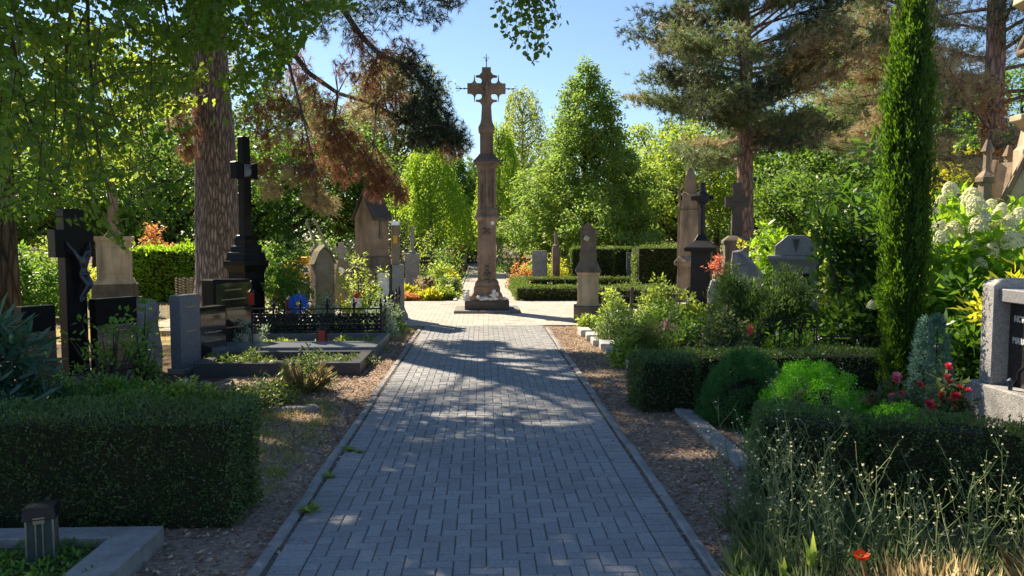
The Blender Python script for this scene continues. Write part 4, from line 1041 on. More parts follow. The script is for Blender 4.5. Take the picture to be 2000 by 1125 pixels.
# ------------------------------------------------------------------ far left
def sand_pedestal():
    o = thing('sandstone_pedestal_monument', 'yellow sandstone grave pedestal with framed panel and a worn upper pillar, far left', 'grave monument', (X(222, 18.8), 18.8, 0), R(20))
    mb = MB(); mb.box((0, 0, 0), (1.1, .9, .25)); mb.box((0, 0, .25), (.95, .78, .35)); mb.build('footing', M['sand_dark'], o, .02)
    mb = MB(); mb.stack([(.44, .6), (.4, .7), (.36, .74), (.36, 1.6), (.42, 1.66), (.42, 1.74)], ry=.85); mb.build('die', M['sand_light'], o, .012)
    mb = MB(); mb.box((0, -.315, .85), (.5, .02, .62)); mb.build('panel', M['sand_light'], o, .01)
    mb = MB(); mb.stack([(.2, 1.74), (.12, 1.85), (.1, 2.9), (.14, 2.98), (.1, 3.1)]); mb.build('upper_pillar', M['sandstone'], o, .01)
sand_pedestal()
def shed():
    x, y = X(352, 31), 31
    o = thing('garden_shed', 'low shed with a pale corrugated roof behind the left hedge', 'shed', (x, y, 0), R(12))
    mb = MB(); mb.box((0, 0, 0), (2.0, 1.6, 1.35)); mb.build('walls', M['sand_light'], o)
    mb = MB(); n = 24
    for i in range(n): mb.box((-1.1 + 2.2 * (i + .5) / n, 0, 1.36 + (i % 2) * .02), (2.2 / n * .98, 2.1, .03), rx=R(14))
    mb.build('roof', M['roof_sheet'], o)
shed()
o = thing('woven_hurdle', 'low woven willow fence piece beside the foot of the pine', 'fence', (X(368, 18.3), 18.3, 0), 0)
for k in range(4):
    mb = MB(); mb.tube([(-.28 + k * .19, 0, 0), (-.28 + k * .19, 0, .82)], .018, 6); mb.build('stake', M['bark'], o)
mb = MB()
for i in range(24): mb.tube([(-.34 + .085 * k, .025 * (1 if (k + i) % 2 else -1), .04 + i * .031) for k in range(9)], .014, 5)
mb.build('weave', M['tan_brick'], o)
o = thing('grave_edging', 'pale stone grave edging with light pebbles on the dry lawn', 'grave border', (X(312, 13.6), 13.6, 0))
mb = MB(); mb.box((0, 0, 0), (.9, .12, .1)); mb.build('kerb', M['sand_light'], o, .01)
mb = MB()
for i in range(26): mb.ell((random.uniform(-.1, .35), random.uniform(.12, .4), .05), (.06, .05, .05), 7, 5)
mb.rock(.02, 9); mb.build('pebbles', M['pale_stone'], o, smooth=True)

# ------------------------------------------------------------------ right side
def big_tombstone():
    x, y = 4.27, 6.35
    o = thing('family_tombstone', 'large speckled granite tombstone with a polished dark name panel, at the right edge', 'gravestone', (x, y, 0), 0)
    g = M['white_granite']
    mb = MB(); mb.box((.2, -.85, 0), (.5, 2.0, .5)); mb.build('base', g, o, .012)
    mb = MB(); mb.prism([(-.0, .5), (.34, .5), (.34, 1.36), (.3, 1.39), (.06, 1.39), (0, 1.34)], -.11, .05); mb.build('pillar', g, o, .008)
    mb = MB(); mb.prism([(-.0, .5), (.34, .5), (.34, 1.36), (.3, 1.39), (.06, 1.39), (0, 1.34)], -1.75, -1.59); mb.build('pillar', g, o, .008)
    mb = MB(); mb.box((.17, -.85, 1.2), (.26, 1.476, .11)); mb.build('top_bar', M['grey_granite'], o, .008)
    mb = MB(); mb.box((.2, -.85, .503), (.12, 1.474, .695)); mb.build('name_panel', M['black_face'], o)
    for s, yy, z, sz in (('NORBERT', -.17, 1.04, .075), ('1911', -.33, .97, .055), ('MARGARETA', -.16, .86, .075), ('GEB. SCH', -.33, .79, .055), ('1915', -.36, .725, .055)):
        text_mesh('inscription', s, sz, M['letter'], o, (.137, yy, z), (R(90), 0, R(-90)), .003, .8, 'LEFT', .0015)
    mb = MB()
    pts = [(.134, -.2, .52)]
    for i in range(7): pts.append((.132, pts[-1][1] + random.uniform(-.05, .04), pts[-1][2] + .05))
    mb.tube(pts, .004, 4); mb.tube([pts[3], (.13, pts[3][1] - .08, pts[3][2] + .05), (.13, pts[3][1] - .16, pts[3][2] + .04)], .003, 4)
    mb.build('engraved_vine', M['slate'], o)
big_tombstone()
mb = MB(); mb.stack([(.012, 0), (.014, .03), (.02, .06), (.006, .075)], 10); o = mb.build('bronze_vase', M['bronze'], None); o.location = (4.27, 6.0, .502); o.scale = (1.3,) * 3
tag(o, 'tiny metal vase on the ledge of the large granite tombstone', 'vase')

def pillar_monument():
    o = thing('sandstone_pillar_monument', 'squat sandstone pillar with bounce-brightened panel and sooty top, at the right corner of the crossing', 'grave monument', (X(1149, 15.3), 15.3, 0), R(-6))
    mb = MB(); mb.box((0, 0, 0), (.56, .5, .36)); mb.build('footing', M['sand_dark'], o, .012)
    mb = MB(); mb.stack([(.23, .36), (.21, .42), (.205, .46), (.205, .96), (.235, 1.0), (.235, 1.03)], ry=.9); mb.build('die', M['sand_light'], o, .006)  # light bounced off the sunny paving is put into the die's colour
    mb = MB()
    for s in (-1, 1): mb.box((s * .178, -.187, .44), (.03, .02, .52))
    mb.box((0, -.187, .44), (.32, .02, .03)); mb.box((0, -.187, .93), (.32, .02, .03)); mb.build('panel_frame', M['sand_light'], o, .003)
    mb = MB(); mb.stack([(.26, 1.03), (.26, 1.06), (.17, 1.24), (.16, 1.28)], ry=.9); mb.build('sloping_shoulder', M['sand_dark'], o, .004)
    mb = MB(); mb.stack([(.165, 1.26), (.165, 1.42), (.14, 1.5), (.135, 1.9)], ry=.9)
    for s in (-1, 1): mb.stack([(.025, 1.3), (.025, 1.85)], 8, (s * .13, -.12, 0)); mb.ell((s * .15, -.1, 1.36), (.04, .04, .03), 8, 6)
    mb.build('shaft', M['sand_dark'], o, .005)
    mb = MB(); mb.prism([(-.14, 1.88), (.14, 1.88), (0, 2.02)], -.15, .15); mb.tube([(-.11, -.11, 1.9), (-.11, -.11, 2.06)], .012, 5); mb.build('gablet', M['sand_dark'], o)
    mb = MB(); mb.box((-.06, -.155, 1.66), (.1, .05, .09), ry=R(28)); mb.build('pale_carving', M['sand_light'], o, .006)
pillar_monument()

def iron_cross():
    o = thing('iron_cross_monument', 'black iron cross with a round boss on a roofed iron pedestal', 'grave monument', (X(1371, 15.2), 15.2, 0), R(-22))
    mb = MB(); mb.box((0, 0, 0), (.62, .62, .3)); mb.build('footing', M['black'], o, .012)
    mb = MB(); mb.stack([(.24, .3), (.25, .45), (.2, .52), (.185, 1.4), (.22, 1.46)]); mb.build('pedestal', M['iron'], o, .006)
    mb = MB(); mb.stack([(.3, 1.44), (.31, 1.48), (.31, 1.52), (.16, 1.63), (.13, 1.66), (.1, 1.72), (.07, 1.78)]); mb.build('canopy', M['iron'], o, .004)
    mb = MB(); mb.stack([(.06, 1.76), (.055, 2.8)], 8); mb.tube([(-.22, 0, 2.5), (.22, 0, 2.5)], .055, 8); mb.build('cross', M['iron'], o)
    mb = MB(); mb.stack([(.07, -.08), (.125, -.05), (.125, .05), (.07, .08)], 8); ob = mb.build('boss', M['iron'], o); ob.rotation_euler = (R(90), 0, 0); ob.location = (0, 0, 2.5)
iron_cross()

def gothic_sandstone():
    o = thing('gothic_sandstone_monument', 'tall pale sandstone monument with a pointed top, behind the black iron cross', 'grave monument', (X(1347, 20), 20, 0), R(-20))
    st = M['sandstone']
    mb = MB(); mb.box((0, 0, 0), (.8, .7, .25)); mb.build('footing', M['sand_dark'], o, .012)
    mb = MB(); mb.stack([(.3, .25), (.27, .95), (.36, 1.0), (.36, 1.08), (.25, 1.22)]); mb.build('pedestal', st, o, .01)
    mb = MB(); mb.stack([(.24, 1.2), (.22, 2.4), (.24, 2.42)]); mb.box((.1, .05, 1.2), (.3, .3, 1.0)); mb.build('shaft', st, o, .008)
    for s in (-1, 1):
        mb = MB(); mb.stack([(.05, 1.2), (.04, 2.5), (.055, 2.52), (.03, 2.6), (.02, 3.1), (.003, 3.2)], 6, (s * .26, -.12, 0)); mb.build('pinnacle', st, o)
    mb = MB(); mb.stack([(.2, 2.42), (.19, 2.78), (.23, 2.82), (.16, 2.88)]); mb.build('lantern_stage', st, o, .006)
    mb = MB(); mb.stack([(.14, 2.86), (.14, 3.2), (.1, 3.36), (.03, 3.52)]); mb.build('spire', st, o, .004)
gothic_sandstone()

o = thing('dark_stone_cross', 'dark stone cross on a pedestal in front of the reddish pine trunk', 'grave monument', (X(1438, 20.4), 20.4, 0), R(-12))
mb = MB(); mb.box((0, 0, 0), (.7, .6, 1.0)); mb.stack([(.3, 1.0), (.32, 1.5), (.36, 1.55), (.36, 1.62), (.2, 1.75)]); mb.build('pedestal', M['sand_dark'], o, .012)
mb = MB(); w, a = .12, .31; mb.prism([(-w * 1.15, 1.74), (w * 1.15, 1.74), (w, 2.52), (a, 2.5), (a, 2.8), (w, 2.78), (w, 3.16), (-w, 3.16), (-w, 2.78), (-a, 2.8), (-a, 2.5), (-w, 2.52)], -.11, .11); mb.build('cross', M['slate'], o, .012)

def tomb_house():
    o = thing('grey_granite_tomb', 'grey granite temple-shaped tombstone with a pediment, behind the dark yew bushes', 'grave monument', (X(1556, 11.6), 11.6, 0), R(-24))
    g = M['grey_granite']
    mb = MB(); mb.box((0, 0, 0), (.86, .62, .4)); mb.build('base', g, o, .01)
    for s in (-1, 1): mb = MB(); mb.box((s * .26, -.13, .4), (.13, .16, .78)); mb.build('column', g, o, .006)
    mb = MB(); mb.box((0, .08, .4), (.66, .3, .78)); mb.build('back_wall', M['slate'], o, .006)
    mb = MB(); mb.box((.03, -.09, .45), (.3, .03, .64)); mb.build('tablet', M['grey_stone'], o, .004)
    mb = MB(); mb.stack([(.32, 1.18), (.33, 1.3), (.37, 1.36), (.4, 1.4), (.4, 1.45)], ry=.72); mb.build('cornice', g, o, .006)
    mb = MB(); mb.prism([(-.3, 1.45), (.3, 1.45), (.3, 1.6), (.12, 1.76), (-.12, 1.76), (-.3, 1.6)], -.24, .24); mb.build('pediment', g, o, .008)
    mb = MB(); mb.prism([(-.05, 1.7), (0, 1.5), (.05, 1.7)], -.255, -.24); mb.build('carving', M['slate'], o)
tomb_house()
o = thing('boulder_gravestone', 'bluish rough boulder gravestone with a slanting top, behind the yew bushes', 'gravestone', (X(1458, 13.4), 13.4, 0), R(-40))
mb = MB(); mb.prism([(-.24, 0), (.3, 0), (.32, .7), (.26, 1.1), (.06, 1.35), (-.1, 1.5), (-.22, 1.48), (-.26, .8)], -.12, .12); mb.rock(.03, 4); mb.build('stone', M['rough_stone'], o, .02, sub=2)
o = thing('pale_gravestone', 'small pale rough gravestone at the left end of the dark yew bushes', 'gravestone', (X(1405, 13), 13, 0), R(-25))
mb = MB(); mb.prism([(-.16, 0), (.16, 0), (.17, .7), (.1, .98), (-.12, 1.0), (-.17, .8)], -.1, .1); mb.rock(.02, 6); mb.build('stone', M['pale_stone'], o, .02, sub=2)

def right_gothic():
    x, y = 8.08, 11.0
    o = thing('gothic_statue_monument', 'ornate sandstone gothic monument with gables and a worn statue, cut by the right edge', 'grave monument', (x, y, 0), R(-50))
    st = M['sand_light']
    mb = MB(); mb.box((0, 0, 0), (1.2, 1.0, .5)); mb.stack([(.5, .5), (.5, 1.55), (.55, 1.6), (.55, 1.68)]); mb.build('pedestal', st, o, .012)
    for rz in (0, R(90), R(180), R(270)):
        mb = MB(); mb.prism([(-.5, 1.68), (.5, 1.68), (0, 2.85)], -.52, -.3, rz=rz); mb.build('gable', st, o, .008)
        mb = MB()
        for s in (-1, 1): mb.tube([(s * .5, -.54, 1.7), (0, -.54, 2.88)], .045, 5)
        for s in (-1, 1): mb.tube([(s * .2, -.53, 1.72), (s * .2, -.53, 2.0), (s * .12, -.53, 2.2), (0, -.53, 2.32)], .03, 5)
        ob = mb.build('gable_moulding', M['sandstone'], o); ob.rotation_euler = (0, 0, rz)
    for sx in (-1, 1):
        for sy in (-1, 1):
            mb = MB(); mb.stack([(.1, 1.68), (.09, 2.5), (.13, 2.54), (.13, 2.6), (.05, 2.7), (.045, 2.95), (.08, 2.98), (.02, 3.15)], 6, (sx * .5, sy * .5, 0)); mb.build('pinnacle', M['sandstone'], o)
    mb = MB(); mb.stack([(.3, 1.7), (.28, 3.0), (.24, 3.05), (.2, 3.3), (.34, 3.42), (.34, 3.5)], 8); mb.build('column', st, o, .008)
    fig = {'hip': (0, 0, 4.1, .19), 'knee': (.02, -.02, 3.75, .2), 'hem': (0, 0, 3.52, .23), 'waist': (0, 0, 4.3, .15), 'chest': (0, .0, 4.55, .19), 'neck': (0, -.02, 4.72, .07), 'head': (0, -.04, 4.82, .1), 'top': (0, -.02, 4.95, .08),
           'sl': (-.2, 0, 4.62, .09), 'el': (-.26, -.06, 4.38, .08), 'hl': (-.1, -.22, 4.42, .05), 'sr': (.2, 0, 4.62, .09), 'er': (.27, -.06, 4.38, .08), 'hr': (.08, -.23, 4.36, .05)}
    figure('statue', fig, [('hip', 'knee'), ('knee', 'hem'), ('hip', 'waist'), ('waist', 'chest'), ('chest', 'neck'), ('neck', 'head'), ('head', 'top'), ('chest', 'sl'), ('sl', 'el'), ('el', 'hl'), ('chest', 'sr'), ('sr', 'er'), ('er', 'hr')], M['sandstone'], o)
    mb = MB(); mb.stack([(.3, 5.05), (.36, 5.1), (.34, 5.25), (.2, 5.4), (.12, 5.8), (.16, 5.85), (.05, 6.3)], 8); mb.tube([(0, .24, 3.4), (0, .24, 5.1)], .06, 6); mb.build('canopy', st, o, .006)
right_gothic()

# stone edging on the right
o = None
for i in range(8):
    t = i / 7; y = 13.3 - t * 3.9; x = 1.78 + .22 * t
    mb = MB(); mb.box((0, 0, 0), (.2 + .03 * (i % 2), .44, .13 - .012 * (i % 3))); ob = mb.build('edging_block', M['pale_stone'], None, .012)
    ob.location = (x + .03 * (i % 2), y, 0); ob.rotation_euler = (0, 0, R(random.uniform(-6, 2)))
    tag(ob, 'pale concrete edging block in the uneven row at the right bed', 'edging block', 'pale edging blocks of the right bed')
ls_ = ['farthest', 'second farthest', 'second nearest', 'nearest']
for i in range(4):
    y = 7.15 - i * .47
    mb = MB(); mb.prism([(-.085, 0), (.085, 0), (.085, .05), (-.085, .06)], -.225, .225); ob = mb.build('flagstone', M['blue_granite' if 0 else 'kerb'], None, .008)
    ob.location = (1.97 + random.uniform(-.015, .015), y, .0); ob.rotation_euler = (R(random.uniform(-1, 2)), R(random.uniform(-3, 3)), R(random.uniform(-3, 4)))
    tag(ob, f'{ls_[i]} of four flat edging slabs between the right hedge blocks', 'edging slab', 'flat edging slabs by the right hedge')

# hoop railings
def hoop_rail(label, x0, x1, y, h, n, rz=0):
    o = thing('hoop_railing', label, 'railing', (x0, y, 0), rz, 'iron railings of the right graves')
    L = x1 - x0
    mb = MB(); mb.tube([(0, 0, 0), (0, 0, h - .05), (.05, 0, h), (L, 0, h), (L, 0, 0)], .011, 6); mb.build('frame', M['iron'], o)
    for i in range(n):
        w = L / n; cx = w * (i + .5)
        mb = MB(); mb.tube([(cx + w * .38 * cos(t), 0, (h - .13) + .1 * sin(t)) for t in np.linspace(pi, 0, 9)] + [(cx + w * .38, 0, 0)], .008, 5); mb.tube([(cx - w * .38, 0, 0), (cx - w * .38, 0, h - .13)], .008, 5)
        mb.build('hoop', M['iron'], o)
hoop_rail('higher rounded iron railing before the dark yew bushes', X(1484, 8.9), X(1600, 8.9), 8.9, Z(627, 8.9), 3)
hoop_rail('lower iron hoop railing left of the cypress', X(1598, 8.7), X(1735, 8.7), 8.7, Z(661, 8.7), 5)
x0, x1 = X(1180, 15.9), X(1372, 15.9)
o = thing('low_iron_fence', 'low dark fence with knobbed posts behind the right flower bed', 'fence', (x0, 15.9, 0))
mb = MB(); mb.tube([(0, 0, .5), (x1 - x0, 0, .5)], .02, 6); mb.tube([(0, 0, .3), (x1 - x0, 0, .3)], .016, 6); mb.build('rail', M['slate'], o)
for i in range(8):
    mb = MB(); mb.stack([(.03, 0), (.03, .55)], 6); mb.ell((0, 0, .62), (.05, .05, .07), 8, 6); ob = mb.build('post', M['slate'], o); ob.location = ((x1 - x0) * i / 7, 0, 0)

# far stones
def stele(label, px, Y, w, h, mat, top=0.0, d=.14, rz=0, nm='gravestone', pil=None):
    o = thing(nm, label, 'gravestone', (X(px, Y), Y, 0), rz)
    mb = MB(); mb.box((0, 0, 0), (w * 1.35, d * 1.8, .15)); mb.build('footing', M['kerb_dark'], o, .01)
    mb = MB(); mb.prism([(-w / 2, .15), (w / 2, .15), (w / 2, h - top), (0, h), (-w / 2, h - top)] if top else [(-w / 2, .15), (w / 2, .15), (w / 2, h), (-w / 2, h)], -d / 2, d / 2); mb.build('stone', mat, o, .01)
    if pil:
        mb = MB(); mb.stack([(.1, h), (.12, h + .06), (.06, h + .12), (.045, h + pil), (.09, h + pil - .1), (.02, h + pil + .1)][:4], 6); mb.build('upper_pillar', mat, o)
    return o
stele('narrow grey pillar stone with thin upper shaft among flowers left of the far path', 805, 24, .42, 1.2, M['grey_stone'], 0, .36, 0, pil=.85)
stele('grey upright gravestone with a pale edge among the flowers right of the far path', 1054, 26, .5, 1.25, M['grey_stone'], 0, .16, -.2)
stele('slender pinkish pillar stone between the flowers and the tall hedge right of the path', 1086, 26.5, .26, 1.35, M['sandstone'], 0, .22, 0, pil=.55)
stele('small dark gravestone between the two tall hedge blocks', 1237, 25, .42, 1.2, M['blue_granite'], 0, .14, -.1)
o = thing('park_bench', 'low wooden bench far back on the left of the far path', 'bench', (X(864, 31), 31, 0), R(6))
mb = MB()
for i in range(3): mb.box((0, -.16 + i * .15, .44), (1.7, .11, .04))
mb.build('seat', M['bark'], o)
mb = MB()
for i in range(2): mb.box((0, .26, .62 + i * .16), (1.7, .04, .11))
mb.build('backrest', M['bark'], o)
for s in (-1, 1): mb = MB(); mb.box((s * .7, 0, 0), (.07, .42, .44)); mb.box((s * .7, .29, 0), (.06, .05, .92)); mb.build('leg', M['slate'], o)
o = thing('flower_urn', 'small dark urn standing among the bright flowers left of the far path', 'urn', (X(836, 22.6), 22.6, 0))
mb = MB(); mb.stack([(.12, 0), (.1, .08), (.05, .15), (.12, .32), (.16, .5), (.18, .54)], 12); mb.build('bowl', M['slate'], o, smooth=True)

# ------------------------------------------------------------------ vegetation
def join(name, objs, parent=None):
    """several meshes into one object, each keeping its material"""
    bm = bmesh.new(); mats = []
    for i, o in enumerate(objs):
        n0 = len(bm.faces); bm.from_mesh(o.data); bm.faces.ensure_lookup_table()
        for f in bm.faces[n0:]: f.material_index = i
        mats.append(o.data.materials[0])
    me = bpy.data.meshes.new(name); bm.to_mesh(me); bm.free()
    for m in mats: me.materials.append(m)
    for o in objs: bpy.data.objects.remove(o)
    return link(name, me, parent)

def tuft_verts(C, D, n=20, L=.12, W=.006, spread=.75):
    """needle tufts at C pointing along D"""
    c = np.repeat(C, n, 0); d = np.repeat(unit(D), n, 0)
    q = unit(d + rnd(len(c)) * spread)
    back = d * (-RNG.random(len(c))[:, None] * L * .8)
    return leaf_verts(c + back, q, rnd(len(c)), L * RNG.uniform(.7, 1.2, len(c)), W, 'n')[0]

# --- the tall cypress
def cypress():
    x, y = X(1768, 7.1), 7.1
    o = thing('cypress_tree', 'slender columnar cypress, glowing lime green along its left edge', 'tree', (x, y, 0))
    Hh = 3.88; n = 5200
    t = RNG.random(n) ** .95; a = RNG.random(n) * 2 * pi
    prof = np.interp(t, [0, .06, .2, .45, .75, .88, .95, 1], [.07, .1, .125, .155, .155, .12, .07, .015])
    r = prof * (1 + .1 * np.sin(3 * a + 9 * t) + .08 * np.sin(5 * a - 21 * t) + RNG.normal(size=n) * .07)
    c = np.stack([r * np.cos(a), r * np.sin(a), .04 + t * Hh], 1)
    k = 11; cc = np.repeat(c, k, 0); aa = np.repeat(a, k); u = RNG.random(len(cc))
    out = np.stack([np.cos(aa), np.sin(aa), 0 * aa], 1)
    p = cc + np.array([0, 0, 1.]) * (u * .13)[:, None] + rnd(len(cc)) * .012 + out * (.012 * (1 - u))[:, None]
    rag = np.repeat((RNG.random(n) < .12) * RNG.uniform(.03, .09, n), k)
    p = p + out * rag[:, None]
    D = out * .3 + rnd(len(cc)) * .3 + np.array([0, 0, 1.0])
    leaves('foliage', p, D, out + rnd(len(cc)) * .6, .046 * RNG.uniform(.6, 1.4, len(cc)), .014, M['cypress'], o)
    # stray shoots low on the left
    q = np.array([[-.2, -.05, 1.18], [-.25, -.06, 1.2], [-.19, -.08, 1.26], [-.22, -.04, 1.13]])
    pp, dd = cloud(q, .09, 120, 1); leaves('side_shoot', pp, dd + np.array([-.5, 0, .6]), rnd(len(pp)), .035, .011, M['cypress'], o)
    core = MB(); core.stack([(.05, 0), (.08, .25), (.105, .8), (.13, 1.8), (.125, 2.9), (.085, 3.4), (.02, 3.8)], 12); core.rock(.02, 5); core.build('light_block_core', M['core'], o, sub=2)  # solid core added to stop sun shining through the foliage
    mb = MB(); mb.tube([(0, 0, 0), (0, 0, 2), (0, 0, 3.8)], [.06, .05, .01], 8)
    for i in range(60):
        z = random.uniform(.1, 3.4); b = random.random() * 6.28; rr = .15
        mb.tube([(0, 0, z), (rr * .7 * cos(b), rr * .7 * sin(b), z + .1), (rr * cos(b), rr * sin(b), z + .3)], [.012, .009, .003], 4)
    mb.build('trunk', M['bark'], o)
cypress()

# --- hedges
hedge('clipped_hedge', 'long clipped yew hedge in the left foreground with a brown-green top', [(-6.2, -1.47, 4.5, 5.08)], .69, 'yew', 5200, .026, .008, .06, .035)
hedge('clipped_hedge', 'clipped yew hedge in the right foreground behind the tall weeds, turning a corner', [(0, .64, 0, .46), (.64, 6.2, 0, .33)], .62, 'yew', 5200, .026, .008, .06, .03, rz=R(-15), at=(1.74, 4.72))
hedge('clipped_hedge', 'dark clipped hedge block beside the path with a long low run behind the cypress', [(1.54, 2.13, 7.4, 8.05), (2.13, 8.0, 7.72, 8.08)], .55, 'yew', 3600, .03, .01, .06)
hedge('box_hedge', 'low sunlit hedge enclosing a plot at the far right corner of the crossing', [(.88, 4.7, 20.35, 20.85), (.88, 1.3, 20.85, 24.6), (.88, 4.7, 24.6, 25.0)], .4, 'yew_lit', 1500, .05, .022, .08)
hedge('box_hedge', 'low brown-topped hedge just right of the sandstone pillar', [(2.6, 4.6, 18.2, 18.8)], .5, 'yew_lit', 1500, .05, .022, .08)
hedge('tall_hedge', 'tall rounded hedge block left of the gothic sandstone monument', [(4.75, 6.3, 23.4, 24.6)], 1.42, 'yew_lit', 1100, .06, .026, .35)
hedge('tall_hedge', 'tall hedge with a tan left face, behind the sandstone pillar', [(2.95, 4.4, 25.6, 26.2), (4.4, 6.6, 26.4, 27)], 1.36, 'yew_lit', 900, .06, .026, .15)
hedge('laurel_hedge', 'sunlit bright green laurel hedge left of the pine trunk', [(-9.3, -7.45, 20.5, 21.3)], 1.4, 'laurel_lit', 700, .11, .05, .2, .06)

# --- right grave: mounds, begonias, small conifers
def mound(label, c, r, mat, n=2600):
    o = thing('dwarf_conifer', label, 'shrub', (c[0], c[1], 0), 0, 'rounded dwarf conifers')
    m = 420; q = unit(rnd(m)); q[:, 2] = np.abs(q[:, 2]); a = np.arctan2(q[:, 1], q[:, 0])
    cc = q * np.array([r[0], r[0], r[1]]) * (.88 + .05 * np.sin(5 * a + 4 * q[:, 2]) + .09 * RNG.random(m) ** 2)[:, None]
    p, d = cloud(cc, .045 * r[0] / .42 + .01, 120, .9)
    nn = np.repeat(q, 120, 0)
    keep = p[:, 2] > 0.01; p, d, nn = p[keep], d[keep], nn[keep]
    leaves('foliage', p, nn * .6 + d * .8 + rnd(len(p)) * .5, rnd(len(p)), .015 * RNG.uniform(.6, 1.4, len(p)), .008, M[mat], o)
    mb = MB(); mb.ell((0, 0, r[1] * .1), (r[0] * .74, r[0] * .74, r[1] * .62), 14, 10); mb.build('branches', M['core'], o)
mound('dark green rounded dwarf conifer beside the dark hedge block', (2.46, 7.0), (.43, .72), 'mound_dark')
mound('large bright green dome-shaped dwarf conifer in the right grave', (2.64, 5.95), (.48, .76), 'mound')
mound('smaller flat bright green conifer dome below the red begonias', (3.0, 5.4), (.34, .52), 'mound')
shrub('begonia', 'dusky red-leaved begonias with pink flowers left of the bright red ones', (3.2, 5.9), (.36, .25, .64), 'dusky', 40, 30, .1, .07, .55, 'h', flower='pink_petal', nf=56, fl=.038, group='begonias')
shrub('begonia', 'begonias with bright red flowers beside the granite tombstone base', (3.62, 5.8), (.27, .25, .62), 'dusky', 36, 30, .1, .07, .55, 'h', flower='red_petal', nf=64, fl=.038, group='begonias')
def spire(name, label, loc, h, r, mat, n=500):
    o = thing(name, label, 'shrub', loc, 0, 'blue-green dwarf conifers')
    t = RNG.random(n) ** 1.2; a = RNG.random(n) * 6.28; rr = r * (1 - t) ** .7 * (.75 + .3 * RNG.random(n)) + .01
    c = np.stack([rr * np.cos(a), rr * np.sin(a), t * h], 1); p, d = cloud(c, .035, 14, 1.3)
    out = np.repeat(np.stack([np.cos(a), np.sin(a), 0 * a], 1), 14, 0)
    leaves('foliage', p, out * .6 + rnd(len(p)) * .4 + np.array([0, 0, .9]), rnd(len(p)), .03, .008, M[mat], o)
    mb = MB(); mb.tube([(0, 0, 0), (0, 0, h * .9)], [.02, .006], 6); mb.build('stem', M['twig'], o)
spire('blue_conifer', 'narrow blue-green conifer spire, left one of the pair behind the begonias', (X(1812, 6.7), 6.7, 0), 1.0, .15, 'blue_green')
spire('blue_conifer', 'blue-green conifer spire, right and bushier one of the pair behind the begonias', (X(1838, 6.75), 6.75, 0), 1.02, .2, 'blue_green')

# --- laurels and hydrangea on the right
def big_leaf(name, label, c, r, mat, n=120, k=36, leaf=.13, **kw):
    return shrub(name, label, c, r, mat, n, k, kw.pop('rc', .2), leaf, kw.pop('w', .38), kw.pop('shape', 'h'), stems=16, up=.4, **kw)
big_leaf('laurel_bush', 'dark glossy laurel bush between the grey tomb and the cypress', (4.85, 9.5), (.62, .8, 2.45), 'laurel', 190, 36, .13, lo=.7)
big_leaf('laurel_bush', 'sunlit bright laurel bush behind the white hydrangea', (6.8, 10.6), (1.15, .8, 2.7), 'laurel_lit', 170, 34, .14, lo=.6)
big_leaf('laurel_bush', 'dark laurel growth under the hydrangea beside the granite tombstone', (5.0, 7.4), (.55, .4, 1.15), 'laurel', 90, 34, .12, lo=.5)
big_leaf('golden_shrub', 'yellow-leaved shrub peeping over the granite tombstone', (5.15, 7.0), (.5, .4, 1.5), 'yellow_shrub', 60, 30, .1, lo=.7, bottom=1.0)
def hydrangea():
    c = (5.75, 8.75)
    o = big_leaf('hydrangea', 'big hydrangea bush with cream cone-shaped flower heads, right of the cypress', c, (.95, .65, 2.15), 'hydrangea', 130, 34, .14, lo=.6, w=.55)
    n = 330; t = RNG.random(n); a = RNG.random(n) * 6.28
    rr = .62 * np.sqrt(1 - t ** 1.5) * (.8 + .25 * RNG.random(n))
    pc = np.stack([rr * np.cos(a), rr * np.sin(a), t * .95 - .35], 1)
    nn = np.stack([np.cos(a), np.sin(a), .3 + t], 1)
    V = []
    for j in range(4):
        th = j * pi / 2 + RNG.random(n) * .5
        u = unit(np.cross(nn, np.array([0, 0, 1.]))); v = np.cross(unit(nn), u)
        V.append(leaf_verts(pc, u * np.cos(th)[:, None] + v * np.sin(th)[:, None] + unit(nn) * .35, nn, .1, .085, 'd')[0].reshape(n, -1, 3))
    V = np.concatenate(V, 1).reshape(-1, 3)
    proto = mesh_np('flower_head', V, 4, M['bloom'], o)
    # where the photograph shows the heads
    spots = [(1856, 370), (1838, 392), (1898, 385), (1906, 402), (1935, 403), (1957, 408), (1990, 422), (1972, 434), (1834, 445), (1863, 447), (1838, 464), (1910, 440), (1936, 446), (1893, 476), (1933, 488), (1975, 469), (1962, 480), (1994, 465), (1914, 515), (1921, 424), (1885, 455), (1950, 425), (1822, 412)]
    for i, (px, py) in enumerate(spots):
        Y = 8.25 + (i * 37 % 50) / 100
        p = P(px, py, Y) - Vector((c[0], c[1], 0))
        ob = proto if i == 0 else link('flower_head', proto.data, o)
        ob.location = p; s = random.uniform(.135, .185) * (.75 if i in (1, 5, 7, 18, 19, 20, 22) else 1); ob.scale = (s, s, s)
        ob.rotation_euler = (random.uniform(-.4, .4), random.uniform(-.5, .5), random.random() * 6)
    ob = link('flower_head', proto.data, o); ob.location = P(1703, 596, 7.6) - Vector((c[0], c[1], 0)); ob.scale = (.085,) * 3
hydrangea()

